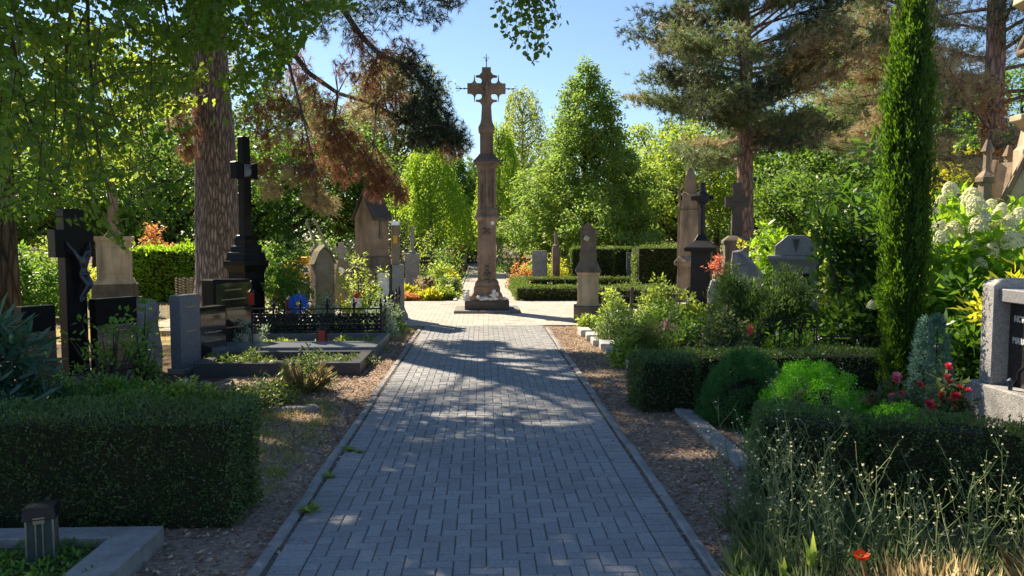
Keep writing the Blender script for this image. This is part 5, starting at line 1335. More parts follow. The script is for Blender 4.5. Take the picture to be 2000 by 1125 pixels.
# --- right flower bed
shrub('yew_bush', 'dark spreading yew bush, left of the larger one in front of the grey tomb', (X(1432, 10.9), 10.9), (.42, .4, 1.3), 'yew', 160, 90, .16, .06, .25, dirup=1.2, lo=.6, group='dark yew bushes')
shrub('yew_bush', 'large dark spreading yew bush in front of the grey granite tomb', (X(1530, 10.4), 10.4), (.62, .5, 1.22), 'yew', 230, 100, .17, .065, .25, dirup=1.3, lo=.6, group='dark yew bushes')
B = 'shrubs of the right flower bed'
shrub('perennial', 'small yellow-green plant at the foot of the sandstone pillar', (X(1152, 14.2), 14.2), (.2, .2, .32), 'light_shrub', 30, 26, .09, .07, .5, 'h', group=B)
shrub('flowering_shrub', 'loose light green shrub right of the sandstone pillar', (X(1205, 13.8), 13.8), (.42, .4, .85), 'light_shrub', 70, 34, .13, .07, .5, 'h', group=B, lo=.35)
shrub('flowering_shrub', 'light green bush with pale tips in the middle of the right bed', (X(1285, 13.4), 13.4), (.5, .4, .88), 'light_shrub', 80, 34, .13, .07, .5, 'h', group=B, lo=.35)
shrub('flowering_shrub', 'yellowish leafy bush in front of the black iron cross', (X(1355, 13.2), 13.2), (.45, .4, .8), 'light_shrub', 70, 34, .13, .08, .5, 'h', group=B, lo=.35)
shrub('evergreen_shrub', 'dark fine-leaved shrub at the kerb side of the right bed', (X(1212, 12.2), 12.2), (.42, .4, .72), 'yew', 90, 50, .13, .05, .3, group=B)
shrub('evergreen_shrub', 'dark green shrub behind the mauve sedum', (X(1290, 12.3), 12.3), (.45, .4, .7), 'green_shrub', 80, 40, .13, .06, .45, group=B)
shrub('dwarf_pine', 'small round dwarf pine behind the pale edging blocks', (X(1272, 10.2), 10.2), (.4, .38, .58), 'yew_lit', 110, 60, .1, .06, .14, dirup=.9, group=B)
shrub('leafy_plant', 'light green leafy plant left of the dwarf pine at the edging', (X(1228, 10.1), 10.1), (.24, .25, .42), 'light_shrub', 40, 26, .1, .09, .4, 'h', group=B)
shrub('sedum', 'mauve flowering sedum clump in the right bed', (X(1297, 11.3), 11.3), (.27, .24, .5), 'mauve', 40, 34, .09, .04, .8, 'h', group=B, up=1, bottom=.3)
shrub('flowering_shrub', 'dusky twiggy bush left of the dark yew', (X(1352, 10.6), 10.6), (.5, .4, .66), 'green_shrub', 90, 36, .13, .065, .5, 'h', group=B, lo=.4)
shrub('flowering_shrub', 'reddish-brown shadowed bush before the large yew', (X(1412, 10.0), 10.0), (.45, .4, .72), 'dusky', 90, 36, .13, .065, .5, 'h', group=B, lo=.4)
shrub('red_flower', 'small plant with vivid red blossoms behind the hedge, before the iron railing', (X(1462, 9.3), 9.3), (.16, .15, .52), 'dusky', 24, 16, .09, .05, .5, 'h', flower='red_petal', nf=12, fl=.04)
o = thing('tall_stalk', 'single tall pale stalk rising above the dwarf pine', 'plant', (X(1302, 9.7), 9.7, 0))
mb = MB(); mb.tube([(0, 0, 0), (.03, 0, .4), (.09, 0, .82)], [.01, .008, .004], 5); mb.build('stalk', M['light_shrub'], o)
pp, dd = cloud(np.array([[.09, 0, .82], [.08, 0, .75], [.085, 0, .79]]), .03, 14); leaves('seed_head', pp, dd, rnd(len(pp)), .025, .01, M['straw'], o)
shrub('ivy_mound', 'dark leafy growth behind the iron railings', (X(1570, 9.4), 9.4), (.7, .35, .66), 'laurel', 80, 30, .13, .07, .55, 'h', lo=.5)
shrub('ivy_mound', 'small leafy growth among the low hoop railing', (X(1670, 8.95), 8.95), (.45, .18, .5), 'green_shrub', 44, 22, .1, .06, .55, 'h', lo=.5)
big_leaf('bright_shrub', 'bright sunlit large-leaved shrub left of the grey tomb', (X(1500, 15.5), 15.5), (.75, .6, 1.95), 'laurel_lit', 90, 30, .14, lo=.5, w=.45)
big_leaf('bright_shrub', 'lime green shrub behind the roof of the grey tomb', (X(1610, 14.2), 14.2), (.8, .6, 1.85), 'light_shrub', 90, 30, .14, lo=.5, w=.45)
big_leaf('copper_shrub', 'red and copper leaved shrub between the iron cross and the boulder stone', (X(1416, 14.6), 14.6), (.34, .34, 1.5), 'red_leaf', 44, 30, .07, rc=.13, lo=.5, w=.6)
big_leaf('golden_shrub', 'yellow-green shrub right of the copper-leaved one', (X(1436, 14.9), 14.9), (.3, .34, 1.5), 'yellow_shrub', 44, 30, .07, rc=.13, lo=.5, w=.6)

# --- left beds
shrub('strap_leaf_bush', 'dark bush of long bluish strap leaves at the left edge', (X(-45, 6.9), 6.9), (.5, .5, 1.1), 'strap', 100, 24, .22, .2, .16, 's', up=.1, lo=.6)
shrub('rose_bush', 'tall thin-stemmed rose in front of the black crucifix slabs', (X(205, 8.3), 8.3), (.55, .35, 1.12), 'green_shrub', 34, 14, .12, .06, .6, 'h', lo=.3, stems=30, seed=3)
shrub('rose_bush', 'sparse rose shoots in front of the rough blue-grey stone', (X(268, 9.0), 9.0), (.3, .3, 1.15), 'green_shrub', 26, 18, .12, .06, .6, 'h', lo=.3, stems=26, seed=8)
G2 = 'low ground-cover plants of the left beds'
for i, (px, Y, rx, h, mt, lb) in enumerate([
    (60, 7.2, .7, .5, 'laurel', 'dark glossy low bush below the strap leaves at the left edge'), (150, 7.5, .6, .42, 'green_shrub', 'low leafy plants at the foot of the black crucifix'),
    (240, 7.6, .55, .36, 'green_shrub', 'low green plants behind the left hedge, left of the stones'), (330, 7.7, .55, .34, 'light_shrub', 'brighter low plants behind the left hedge, by the dark stone'),
    (420, 7.55, .5, .32, 'yew_lit', 'low spreading juniper behind the right end of the left hedge'), (500, 7.7, .42, .34, 'yew_lit', 'low juniper beside the ornamental grass')]):
    shrub('ground_cover_plant', lb, (X(px, Y), Y), (rx, .42, h), mt, 80, 30, .11, .055, .5 if 'yew' not in mt else .25, 'h' if 'yew' not in mt else 'd', lo=.4, group=G2, seed=i)
o = shrub('ornamental_grass', 'tuft of dry ornamental grass with a green shrub growing in it, before the left graves', (X(592, 8.6), 8.6), (.34, .3, .5), 'yew_lit', 44, 30, .1, .05, .4, lo=.35)
n = 420; a = RNG.random(n) * 6.28; D = np.stack([np.cos(a), np.sin(a), RNG.uniform(.5, 2.2, n)], 1)
leaves('blades', np.stack([np.cos(a) * .05, np.sin(a) * .05 - .06, 0 * a], 1), D, np.stack([-np.cos(a), -np.sin(a), 0 * a + .5], 1), RNG.uniform(.2, .42, n), .008, M['straw'], o, 's')
GV = 'plants on the left graves'
shrub('silver_shrub', 'silvery white-flowering plant with upright spikes beside the cream vases', (X(470, 11.5), 11.62), (.34, .2, .5), 'silver', 60, 24, .09, .05, .4, group=GV, dirup=.8)
shrub('sedum_cushion', 'low light green cushion between the vases and the red grave candle', (X(545, 11.75), 11.75), (.4, .3, .18), 'light_shrub', 50, 26, .07, .05, .5, group=GV)
shrub('sedum_cushion', 'low light green cushion right of the red grave candle', (X(690, 11.75), 11.75), (.5, .3, .2), 'light_shrub', 60, 26, .07, .05, .5, group=GV)
shrub('grave_planting', 'low mossy planting inside the front left grave frame, left half', (X(455, 10.1), 10.1), (.6, .35, .24), 'yew_lit', 70, 26, .08, .05, .4, group=GV)
shrub('grave_planting', 'low mossy planting inside the front left grave frame, right half', (X(640, 10.1), 10.1), (.6, .35, .22), 'dusky', 70, 26, .08, .05, .4, group=GV)
shrub('rose_bush', 'tall dark rose bush with few pale blooms right of the tall black cross', (X(558, 13.9), 13.9), (.5, .45, 1.75), 'green_shrub', 110, 30, .15, .07, .6, 'h', lo=.45, group=GV, flower='pink_petal', nf=5, fl=.04)
shrub('variegated_shrub', 'airy variegated shrub in front of the sandstone house monument', (X(704, 14.4), 14.4), (.5, .45, 1.5), 'light_shrub', 70, 26, .14, .07, .5, 'h', lo=.3, group=GV, stems=24)
shrub('silver_shrub', 'silvery bush right of the blue pinwheel', (X(640, 13.2), 13.2), (.36, .3, .72), 'silver', 80, 30, .11, .05, .35, group=GV, dirup=.4)
shrub('silver_shrub', 'silvery white bush at the right corner of the iron fence', (X(744, 13.1), 13.0), (.32, .3, .78), 'silver', 80, 30, .11, .05, .35, group=GV, dirup=.3)
shrub('golden_shrub', 'small yellow bush beside the red and white pinwheel', (X(672, 13.8), 13.8), (.22, .2, .8), 'yellow_shrub', 40, 26, .1, .05, .5, group=GV)
shrub('evergreen_shrub', 'dark shrub filling the grave behind the iron fence, left half', (X(540, 13), 12.9), (.6, .35, .42), 'yew', 60, 40, .13, .05, .4, group=GV)
shrub('evergreen_shrub', 'dark shrub filling the grave behind the iron fence, right half', (X(700, 12.9), 12.9), (.5, .3, .42), 'yew', 60, 40, .13, .05, .4, group=GV)
shrub('evergreen_shrub', 'leafy growth over the side of the iron fence by the path', (-1.62, 13.8), (.2, .6, .5), 'green_shrub', 60, 30, .1, .05, .5, group=GV)
shrub('ground_cover_plant', 'leafy ground cover in the nearest left grave around the large lantern', (-2.35, 3.95), (.4, .3, .12), 'green_shrub', 60, 22, .06, .03, .6, 'h', lo=.3, group=G2)
shrub('ground_cover_plant', 'leafy ground cover in the nearest left grave at the corner of the kerb', (-2.1, 3.6), (.35, .45, .13), 'green_shrub', 60, 22, .06, .03, .6, 'h', lo=.3, group=G2)
FL = 'background shrubs on the far left'
for i, (px, Y, top, r, mt, lb) in enumerate([
    (62, 16, 490, .8, 'green_shrub', 'pale green shrub behind the strap leaves, left of the black crucifix'), (110, 20, 470, 1.0, 'light_shrub', 'sunlit shrub behind the arms of the black crucifix'),
    (300, 25, 440, .85, 'orange_leaf', 'copper-orange shrub above the bright laurel hedge'), (345, 27, 478, .8, 'yellow_shrub', 'yellowish shrub in front of the pale shed roof'),
    (160, 24, 520, .9, 'yellow_shrub', 'low yellow shrub glowing behind the black crucifix'), (20, 18, 455, 1.0, 'dark_tree', 'dark green bush at the far left edge'),
    (520, 24, 470, 1.1, 'green_shrub', 'green bush behind the tall black cross, right of the pine trunk'), (640, 30, 455, 1.5, 'dark_tree', 'dark green bush behind the curved iron bars'),
    (740, 27, 385, 1.5, 'pine_dark', 'dark yew mass behind the sandstone house monument'), (560, 34, 420, 1.6, 'dark_tree', 'dark bush under the brown pine branches')]):
    h = Z(top, Y); shrub('background_bush', lb, (X(px, Y), Y), (r, r * .8, h), mt, 100, 34, r * .22, .1, .55, 'h', lo=.5, group=FL, seed=i)

# --- beds along the far path
FB = 'flowers beside the far path'
for i, (px, Y, top, r, mt, lb) in enumerate([
    (800, 21.4, 556, .3, 'yellow_shrub', 'yellow-green cushion at the left end of the sunny bed'), (797, 20.7, 572, .27, 'orange_leaf', 'orange-leaved low cushion beside the slim stele'),
    (838, 20.9, 565, .35, 'yellow_shrub', 'bright yellow-green plant at the crossing edge of the left sunny bed'), (868, 21.2, 558, .34, 'light_shrub', 'lime plant at the corner of the far path'),
    (853, 24, 505, .55, 'light_shrub', 'taller lime shrub behind the urn'), (876, 22.8, 535, .4, 'light_shrub', 'light green shrub above the dark clipped arches'),
    (880, 24.5, 520, .32, 'yellow_shrub', 'golden plants at the left edge of the far path'), (826, 22.4, 545, .4, 'straw', 'dry straw-coloured plants among the flowers'),
    (888, 34, 480, .45, 'red_leaf', 'brownish red bush at the far end of the left bed'), (870, 30, 478, .9, 'green_shrub', 'green bush around the far bench'),
    (830, 33, 455, 1.0, 'light_shrub', 'light bush under the lime birch'), (1022, 27, 515, .6, 'orange_leaf', 'rusty dry flowers at the right edge of the far path'),
    (1012, 24.5, 540, .4, 'straw', 'straw-coloured grasses left of the low hedge plot'), (1048, 27.5, 505, .7, 'light_shrub', 'light green flowers behind the low hedge plot'),
    (1085, 27.8, 500, .7, 'yellow_shrub', 'yellow and white flowers left of the tall hedge'), (1110, 29, 465, .7, 'light_shrub', 'sunlit bush above the tall hedge left end'),
    (1180, 31, 440, 1.0, 'light_shrub', 'bright bush rising behind the tall hedge'), (1265, 32, 440, .9, 'laurel_lit', 'bright bush behind the rounded hedge block'),
    (1062, 34, 460, .8, 'light_shrub', 'pale bush under the conical tree'), (1140, 26, 545, .5, 'light_shrub', 'yellowish plant inside the low hedge plot'), (1000, 36, 470, .9, 'green_shrub', 'green bush right of the far path end'),
    (1258, 24.2, 548, .4, 'yellow_shrub', 'yellow-green plant in front of the small dark gravestone')]):
    h = Z(top, Y); shrub('bedding_plant', lb, (X(px, Y), Y), (r, r * .8, max(h, .2)), mt, 60, 24, r * .28, .09, .5, 'h' if mt != 'straw' else 'd', lo=.4, group=FB, seed=i, stems=6,
                         flower='pink_petal' if i in (2, 7, 13) else None, nf=4, fl=.09)
for px, lb in ((864, 'left of two dark clipped evergreen humps in the sunny bed'), (888, 'right of two dark clipped evergreen humps in the sunny bed')):
    shrub('clipped_evergreen', lb, (X(px, 22.1), 22.1), (.22, .22, .55), 'yew', 50, 40, .1, .05, .4, lo=.8, group=FB)
shrub('dark_yew', 'black-green yew closing the far end of the path', (X(912, 50), 50), (1.0, 1.0, 3.0), 'pine_dark', 120, 50, .35, .14, .4, lo=.7)

# ------------------------------------------------------------------ trees
# background, from the cross outwards
weeping('weeping_birch', 'lime green weeping birch left of the tall cross', X(840, 36), 36, Z(283, 36), 1.95, 'lime', 560, 42, 1, 1.2, .12)
weeping('weeping_birch', 'added darker birch standing in for the shaded right side of the lime birch', X(905, 41), 41, Z(300, 41), 1.5, 'dark_tree', 420, 40, 2, 1.0, .13)  # added tree, dark leaves stand in for the lime birch's shaded side
weeping('weeping_birch', 'tall thin weeping birch rising right of the tall cross', X(1020, 41), 41, Z(168, 41), 1.85, 'birch2', 380, 36, 3, 1.2, .12)
weeping('weeping_birch', 'shorter weeping birch just right of the cross shaft', X(975, 38), 38, Z(235, 38), 1.0, 'lime', 330, 40, 4, 1.2, .12)
tree('conical_tree', 'broad cone-shaped green tree with left side lit yellow, right of the tall cross', X(1142, 32), 32, Z(98, 32), 0.9, 3.7, 'cone', 'hornbeam', 1250, 60, .34, .12, .16, lo=.45, seed=5, droop=.45)
tree('round_tree', 'tall pale olive round tree behind the pine branches', X(775, 54), 54, Z(92, 54), 3.5, 4.1, 'egg', 'olive', 420, 60, .75, .2, .28, seed=6)
TR = [
 ('bright yellow-green tree right of the conical tree', 1335, 43, 228, 3.1, 'bright_tree', 'round', 1.2), ('yellow-green tree between the conical tree and the big pine', 1262, 48, 225, 2.6, 'bright_tree', 'egg', 1.5),
 ('dark green tree behind the reddish pine trunk', 1500, 45, 205, 3.6, 'dark_tree', 'egg', 1.2), ('dark leafy tree right of the big pine trunk', 1600, 38, 180, 3.2, 'dark_tree', 'broad', .9),
 ('tall dark tree behind the cypress', 1700, 46, 20, 4.6, 'dark_tree', 'egg', 2), ('mid green tree behind the hydrangea', 1850, 37, 130, 3.8, 'green_shrub', 'egg', 1.5),
 ('pale green tree high behind the cypress', 1655, 56, -20, 4.5, 'olive', 'round', 4), ('yellowish tree low behind the hydrangea', 1850, 30, 285, 1.9, 'yellow_shrub', 'round', .8),
 ('green tree at the right edge behind the gothic monument', 1985, 33, 90, 3.6, 'green_shrub', 'egg', 1.4), ('dark tree low between the big pine and the cypress', 1570, 33, 330, 2.0, 'dark_tree', 'round', .8),
 ('large green tree right of the left pine trunk', 565, 42, 150, 4.2, 'dark_tree', 'egg', 2), ('bluish green tree behind the tall black cross', 500, 36, 235, 3.0, 'green_shrub', 'egg', 1.4),
 ('mid green tree behind the brown pine branches', 660, 47, 205, 3.6, 'dark_tree', 'egg', 2), ('green tree left of the lime birch', 735, 42, 300, 2.6, 'dark_tree', 'round', 1.2),
 ('green tree immediately left of the pine trunk', 335, 31, 190, 2.7, 'green_shrub', 'egg', 1.6), ('pale-leaved tree behind the linden curtain', 262, 34, 255, 2.6, 'olive', 'egg', 1.2),
 ('tall green tree behind the left linden', 190, 42, 40, 4.5, 'dark_tree', 'egg', 2), ('bright tree behind the far left shrubs', 120, 31, 300, 2.4, 'bright_tree', 'round', 1.2),
 ('sunlit green tree at the far left edge', 30, 32, 150, 3.4, 'bright_tree', 'egg', 1.6), ('dark green tree at the left edge behind the linden trunk', -60, 26, 250, 2.6, 'dark_tree', 'egg', 1.2),
 ('low green tree behind the far bench', 820, 52, 385, 2.4, 'dark_tree', 'round', .8), ('low green tree behind the thin birch', 1045, 50, 330, 2.6, 'bright_tree', 'round', .8),
 ('dark tree at the end of the far path', 945, 60, 330, 2.4, 'dark_tree', 'round', .8), ('tall tree behind the sandy gothic monument', 1400, 52, 120, 4.0, 'dark_tree', 'egg', 2.4),
 ('dark tree standing low behind the tall hedge', 1225, 44, 355, 2.6, 'dark_tree', 'round', .8), ('olive tree between trunk and linden curtain', 405, 44, 60, 3.6, 'olive', 'egg', 2.5)]
for i, (lb, px, Y, top, r, mt, pf, zb) in enumerate(TR):
    Hh = Z(top, Y); a = (Hh - zb) * r
    tree('broadleaf_tree', lb, X(px, Y), Y, Hh, zb, r, pf, mt, int(110 + 6.5 * a), 46, .3 + .09 * r, .13 + Y * .0012, .1 + .03 * r, seed=20 + i, droop=.25)
# the wood that closes the view far behind: one mass
n = 900; cx = RNG.uniform(-62, 70, n); cy = RNG.uniform(72, 84, n); cz = RNG.uniform(.3, 9.5, n) * (.75 + .25 * np.sin(cx * .35) * np.sin(cx * .13 + 1))
p, d = cloud(np.stack([cx, cy, cz], 1), 1.9, 48, .8)
keep = p[:, 2] > 0
far = leaves('far_wood', p[keep], d[keep] + rnd(keep.sum()) * .5, rnd(keep.sum()) + np.array([0, 0, 1.]), .5, .36, M['dark_tree'])
tag(far, kind='stuff')

# --- pines
def needle_mesh(name, groups, parent, mat, n=18, L=.13, W=.006, spread=.75):
    V = tuft_verts(np.concatenate([g[0] for g in groups]), np.concatenate([g[1] for g in groups]), n, L, W, spread)
    return mesh_np(name, V, 3, M[mat], parent)

def pine(name, label, x, y, h, r0, r1, z0, z1, R0, R1, nb, bark, mats, L=.17, W=.013, lean=(0, 0), nt=13, per=26, up=.25, seed=0, azw=None, flare=1.25, inner=.18):
    """whorls of limbs that carry needle tufts on their outer part"""
    o = thing(name, label, 'tree', (x, y, 0), 0, 'pine trees')
    mb = trunk_mb(h, r0, r1, lean, flare, 16, .05)
    br = MB(); C = {m: [] for m, _ in mats}
    ms = [m for m, _ in mats]; ws = np.array([w for _, w in mats]); ws = ws / ws.sum()
    for i in range(nb):
        t = (i + random.random() * .6) / nb; z = z0 + (z1 - z0) * t; az = i * 2.399 + random.uniform(-1.0, 1.0)
        Lb = (R0 + (R1 - R0) * t) * random.uniform(.6, 1.08)
        s = Vector((lean[0] * z / h, lean[1] * z / h, z)); dz = random.uniform(-.1, .5) + up * t
        e = s + Vector((cos(az) * Lb, sin(az) * Lb, Lb * dz))
        m1 = s.lerp(e, .35) + Vector((0, 0, -.02 * Lb)); m2 = s.lerp(e, .7) + Vector((random.uniform(-.1, .1), random.uniform(-.1, .1), -.05 * Lb))
        rb = r0 * .22 * (1 - .5 * t)
        br.tube([s, m1, m2, e], [rb, rb * .7, rb * .4, rb * .12], 6)
        side = Vector((-sin(az), cos(az), 0)); mat = ms[RNG.choice(len(ms), p=ws)]
        for j in range(10):
            u = inner + (1 - inner) * (j + random.random()) / 10; q = s.lerp(e, u) + Vector((0, 0, -.04 * Lb))
            sg = 1 if j % 2 else -1; sl = Lb * .34 * (1.15 - u) * random.uniform(.6, 1.3)
            qe = q + side * sg * sl + Vector((cos(az), sin(az), .25)) * sl * .8
            br.tube([q, qe], [rb * .25, rb * .08], 4)
            k = max(3, int(per * sl / (Lb * .25) / 6) + 3)
            w = RNG.random(k)[:, None]
            cc = np.array(q)[None] * (1 - w) + np.array(qe)[None] * w + rnd(k) * np.array([.15, .15, .13]) + np.array([0, 0, .06])
            C[mat if random.random() < .8 else ms[RNG.choice(len(ms), p=ws)]].append((cc, np.array((e - s).normalized())[None] * .6 + rnd(k) * .6 + np.array([0, 0, .55])))
        k = 4; C[mat].append((np.array(e)[None] + rnd(k) * .1, np.array((e - s).normalized())[None] + rnd(k) * .4 + np.array([0, 0, .4])))
    for m in ms:
        if C[m]: needle_mesh('needles', C[m], o, m, nt, L, W)
    mb.build('trunk', M[bark], o, smooth=True); br.build('limbs', M[bark], o)
    return o
pine('pine_tree', 'big spreading pine with a reddish trunk on the right', X(1460, 22), 22, 13, .27, .1, 3.9, 12.5, 3.6, 2.7, 122, 'red_bark', [('pine', .6), ('pine_dark', .3), ('pine_pale', .1)], .17, .017, (-.35, 0), 16, 170, seed=1, inner=.38)
pine('pine_tree', 'pine with an ivy-browned dark red trunk at the upper right', X(1930, 17.5), 17.5, 12, .28, .12, 2.2, 11, 3.2, 2.2, 56, 'red_bark', [('pine', .5), ('pine_dark', .3), ('pine_pale', .2)], .15, .012, (0, 0), 14, 70, seed=2)
pine('pine_tree', 'pine with hanging straw-coloured needles between the big pine and the cypress', X(1740, 26), 26, 14, .25, .1, 4.2, 13, 3.0, 2.0, 80, 'red_bark', [('pine', .6), ('pine_pale', .36), ('pine_brown', .04)], .17, .014, (0, 0), 14, 110, seed=3)
# dead ivy on the right-hand trunk
tr = [ob for ob in bpy.data.objects if ob.name.startswith('pine_tree') and abs(ob.location.y - 17.5) < .1][0]
n = 1500; a = RNG.random(n) * 6.28; z = RNG.random(n) * 5 + .3; rr = .27 + RNG.random(n) * .1 - z * .012
leaves('dead_ivy', np.stack([rr * np.cos(a), rr * np.sin(a), z], 1), np.stack([np.cos(a), np.sin(a), -1 + 0 * a], 1) + rnd(n) * .5, np.stack([np.cos(a), np.sin(a), 0 * a], 1), .09, .06, M['orange_leaf'], tr, 'h')

# the great pine on the left: trunk in view, crown above the picture, dead brown branches hanging into it
PX_, PY_ = X(424, 17), 17.0
great = thing('pine_tree', 'massive pine with furrowed grey-brown trunk on the left, brown dying branches hanging right', 'tree', (PX_, PY_, 0), 0, 'pine trees')
mb = MB(); zs = np.linspace(0, 19, 40); pts = []; rs = []
for z in zs:
    pts.append((-.012 * z + .05 * sin(z * .6), 0, z)); rs.append((.46 - .012 * z) * (1 + .32 * math.exp(-z * 1.4)))
mb.tube(pts, rs, 40, cap=False)
from mathutils import noise as _nz
for v in mb.bm.verts:
    a = math.atan2(v.co.y, v.co.x); d = Vector((v.co.x, v.co.y, 0)).normalized()
    v.co += d * (.035 * _nz.noise(Vector((cos(a) * 3, sin(a) * 3, v.co.z * .7))) + .02 * _nz.noise(Vector((cos(a) * 9, sin(a) * 9, v.co.z * 1.1))))
mb.build('trunk', M['pine_bark'], great, smooth=True)
org = Vector((PX_, PY_, 0)); lim = MB(); groups = {'pine': [], 'pine_dark': [], 'pine_brown': [], 'pine_pale': []}
def limb(pl, r):
    q = [P(a, b, c) - org for a, b, c in pl]
    lim.tube(q, [r * (1 - .8 * i / (len(q) - 1)) for i in range(len(q))], 7)
    return q
TRK = lambda z: (z,)
def from_trunk(z, pl, r):
    q = [Vector((-.012 * z, 0, z))] + [P(a, b, c) - org for a, b, c in pl]
    lim.tube(q, [r * (1 - .8 * i / (len(q) - 1)) for i in range(len(q))], 7); return q
br1 = from_trunk(8.2, [(505, -20, 16.4), (548, 70, 16), (600, 140, 15.6), (660, 182, 15.2), (735, 205, 14.8), (800, 240, 14.4)], .085)
br2 = from_trunk(9.2, [(560, -80, 16.2), (650, -10, 15.6), (705, 70, 15), (740, 105, 14.6), (800, 130, 14.2), (850, 190, 14), (890, 260, 13.8)], .085)
br3 = from_trunk(8.6, [(470, -60, 15.6), (520, 20, 15), (560, 110, 14.6), (590, 220, 14.2), (615, 330, 14), (620, 400, 14)], .05)
br4 = from_trunk(9.6, [(600, -120, 15.6), (720, -60, 14.8), (800, -15, 14.4), (880, 5, 14)], .06)
br5 = from_trunk(7.0, [(370, 150, 16.6), (345, 230, 16.2), (360, 300, 16)], .04)
lim.tube([br1[4], P(650, 250, 15) - org, P(680, 340, 14.8) - org, P(740, 380, 14.6) - org], [.03, .02, .014, .006], 5)
lim.tube([br1[5], P(730, 280, 14.6) - org, P(770, 340, 14.4) - org], [.025, .016, .006], 5)
# clumps in photo pixels: x, y, distance, radius, kind, tufts
CL = [(640, 10, 15.6, 45, 'pine', 16), (690, 30, 15.2, 45, 'pine', 18), (740, 20, 14.6, 50, 'pine_dark', 20), (790, 10, 14.4, 45, 'pine_dark', 20), (850, 20, 14.2, 40, 'pine_dark', 16), (885, 0, 14, 25, 'pine_dark', 8),
      (590, 20, 15.6, 35, 'pine_brown', 10), (700, 85, 15, 30, 'pine_brown', 14), (740, 120, 14.8, 38, 'pine_brown', 22), (790, 110, 14.5, 40, 'pine_brown', 14), (720, 160, 14.9, 34, 'pine_brown', 20), (760, 190, 14.6, 40, 'pine_brown', 20),
      (800, 130, 14.3, 38, 'pine_dark', 24), (835, 165, 14.1, 36, 'pine_dark', 26), (850, 215, 14, 38, 'pine_dark', 28), (820, 215, 14.2, 36, 'pine_dark', 24), (870, 255, 13.9, 36, 'pine_dark', 28), (900, 275, 13.8, 26, 'pine_dark', 20), (845, 265, 14, 34, 'pine_dark', 26),
      (815, 270, 14.2, 30, 'pine_dark', 18), (880, 292, 13.9, 26, 'pine_brown', 14), (790, 235, 14.4, 30, 'pine_dark', 16), (700, 215, 15, 34, 'pine_pale', 14), (750, 240, 14.6, 30, 'pine_pale', 10), (780, 170, 14.5, 30, 'pine_pale', 10),
      (575, 130, 15.8, 34, 'pine_brown', 16), (600, 175, 15.4, 36, 'pine_brown', 18), (560, 90, 15.8, 26, 'pine_brown', 10), (640, 215, 15.2, 34, 'pine_brown', 16), (620, 250, 15, 34, 'pine_pale', 14), (660, 255, 15, 36, 'pine_brown', 20),
      (690, 290, 14.8, 34, 'pine_brown', 22), (650, 300, 14.9, 34, 'pine_brown', 20), (720, 320, 14.7, 34, 'pine_brown', 24), (670, 340, 14.8, 30, 'pine_brown', 14), (750, 350, 14.6, 30, 'pine_brown', 22), (780, 380, 14.4, 22, 'pine_brown', 16), (735, 375, 14.6, 22, 'pine_brown', 12),
      (600, 300, 14.3, 32, 'pine_brown', 14), (605, 345, 14.1, 30, 'pine_brown', 16), (615, 385, 14, 28, 'pine_pale', 16), (640, 400, 14, 24, 'pine_pale', 10), (575, 340, 14.2, 26, 'pine_pale', 10), (560, 265, 14.4, 32, 'pine_pale', 12), (520, 270, 14.8, 30, 'pine_brown', 14),
      (510, 330, 14.8, 32, 'pine_brown', 12), (545, 215, 14.6, 30, 'pine_brown', 14), (500, 220, 15, 28, 'pine_brown', 10), (530, 160, 15, 28, 'pine_brown', 10), (530, 370, 14.6, 26, 'pine_pale', 10), (585, 215, 14.6, 30, 'pine_pale', 10),
      (360, 210, 16.4, 26, 'pine_brown', 10), (372, 260, 16.2, 22, 'pine_brown', 12), (365, 300, 16, 20, 'pine_brown', 10), (350, 240, 16.2, 26, 'pine_pale', 12), (340, 180, 16.4, 30, 'pine_pale', 10), (480, 60, 15.4, 30, 'pine_brown', 8), (630, 60, 15.3, 30, 'pine', 8), (670, 140, 15.1, 26, 'pine_brown', 8)]
allq = [q for b in (br1, br2, br3, br4, br5) for q in b[1:]] + [P(650, 250, 15) - org, P(680, 340, 14.8) - org, P(740, 380, 14.6) - org, P(730, 280, 14.6) - org, P(770, 340, 14.4) - org]
for (px, py, Y, rp, kind, nt) in CL:
    c = P(px, py, Y) - org; r = rp * Y / 1500
    near = min(allq, key=lambda q: (q - c).length + (0.3 if q.z < c.z - .1 else 0))
    for k in range(3):
        e = c + Vector((random.uniform(-r, r), random.uniform(-r, r), random.uniform(-r, r) * .8)); m = near.lerp(e, .5) + Vector((0, 0, .06))
        lim.tube([near, m, e], [.014, .009, .004], 4)
    k = int(nt * 4.5); v = unit(rnd(k)) * (RNG.random(k)[:, None] ** .5) * r * 1.08
    dn = np.array([0, 0, -.9]) if kind in ('pine_brown',) else np.array([.15, 0, -.05])
    groups[kind].append((np.array(c)[None] + v, v / r * .7 + rnd(k) * .5 + dn))
for kd, g in groups.items():
    if g: needle_mesh('needles', g, great, kd, 22, .135, .0085, .6)
lim.build('limbs', M['pine_bark'], great)

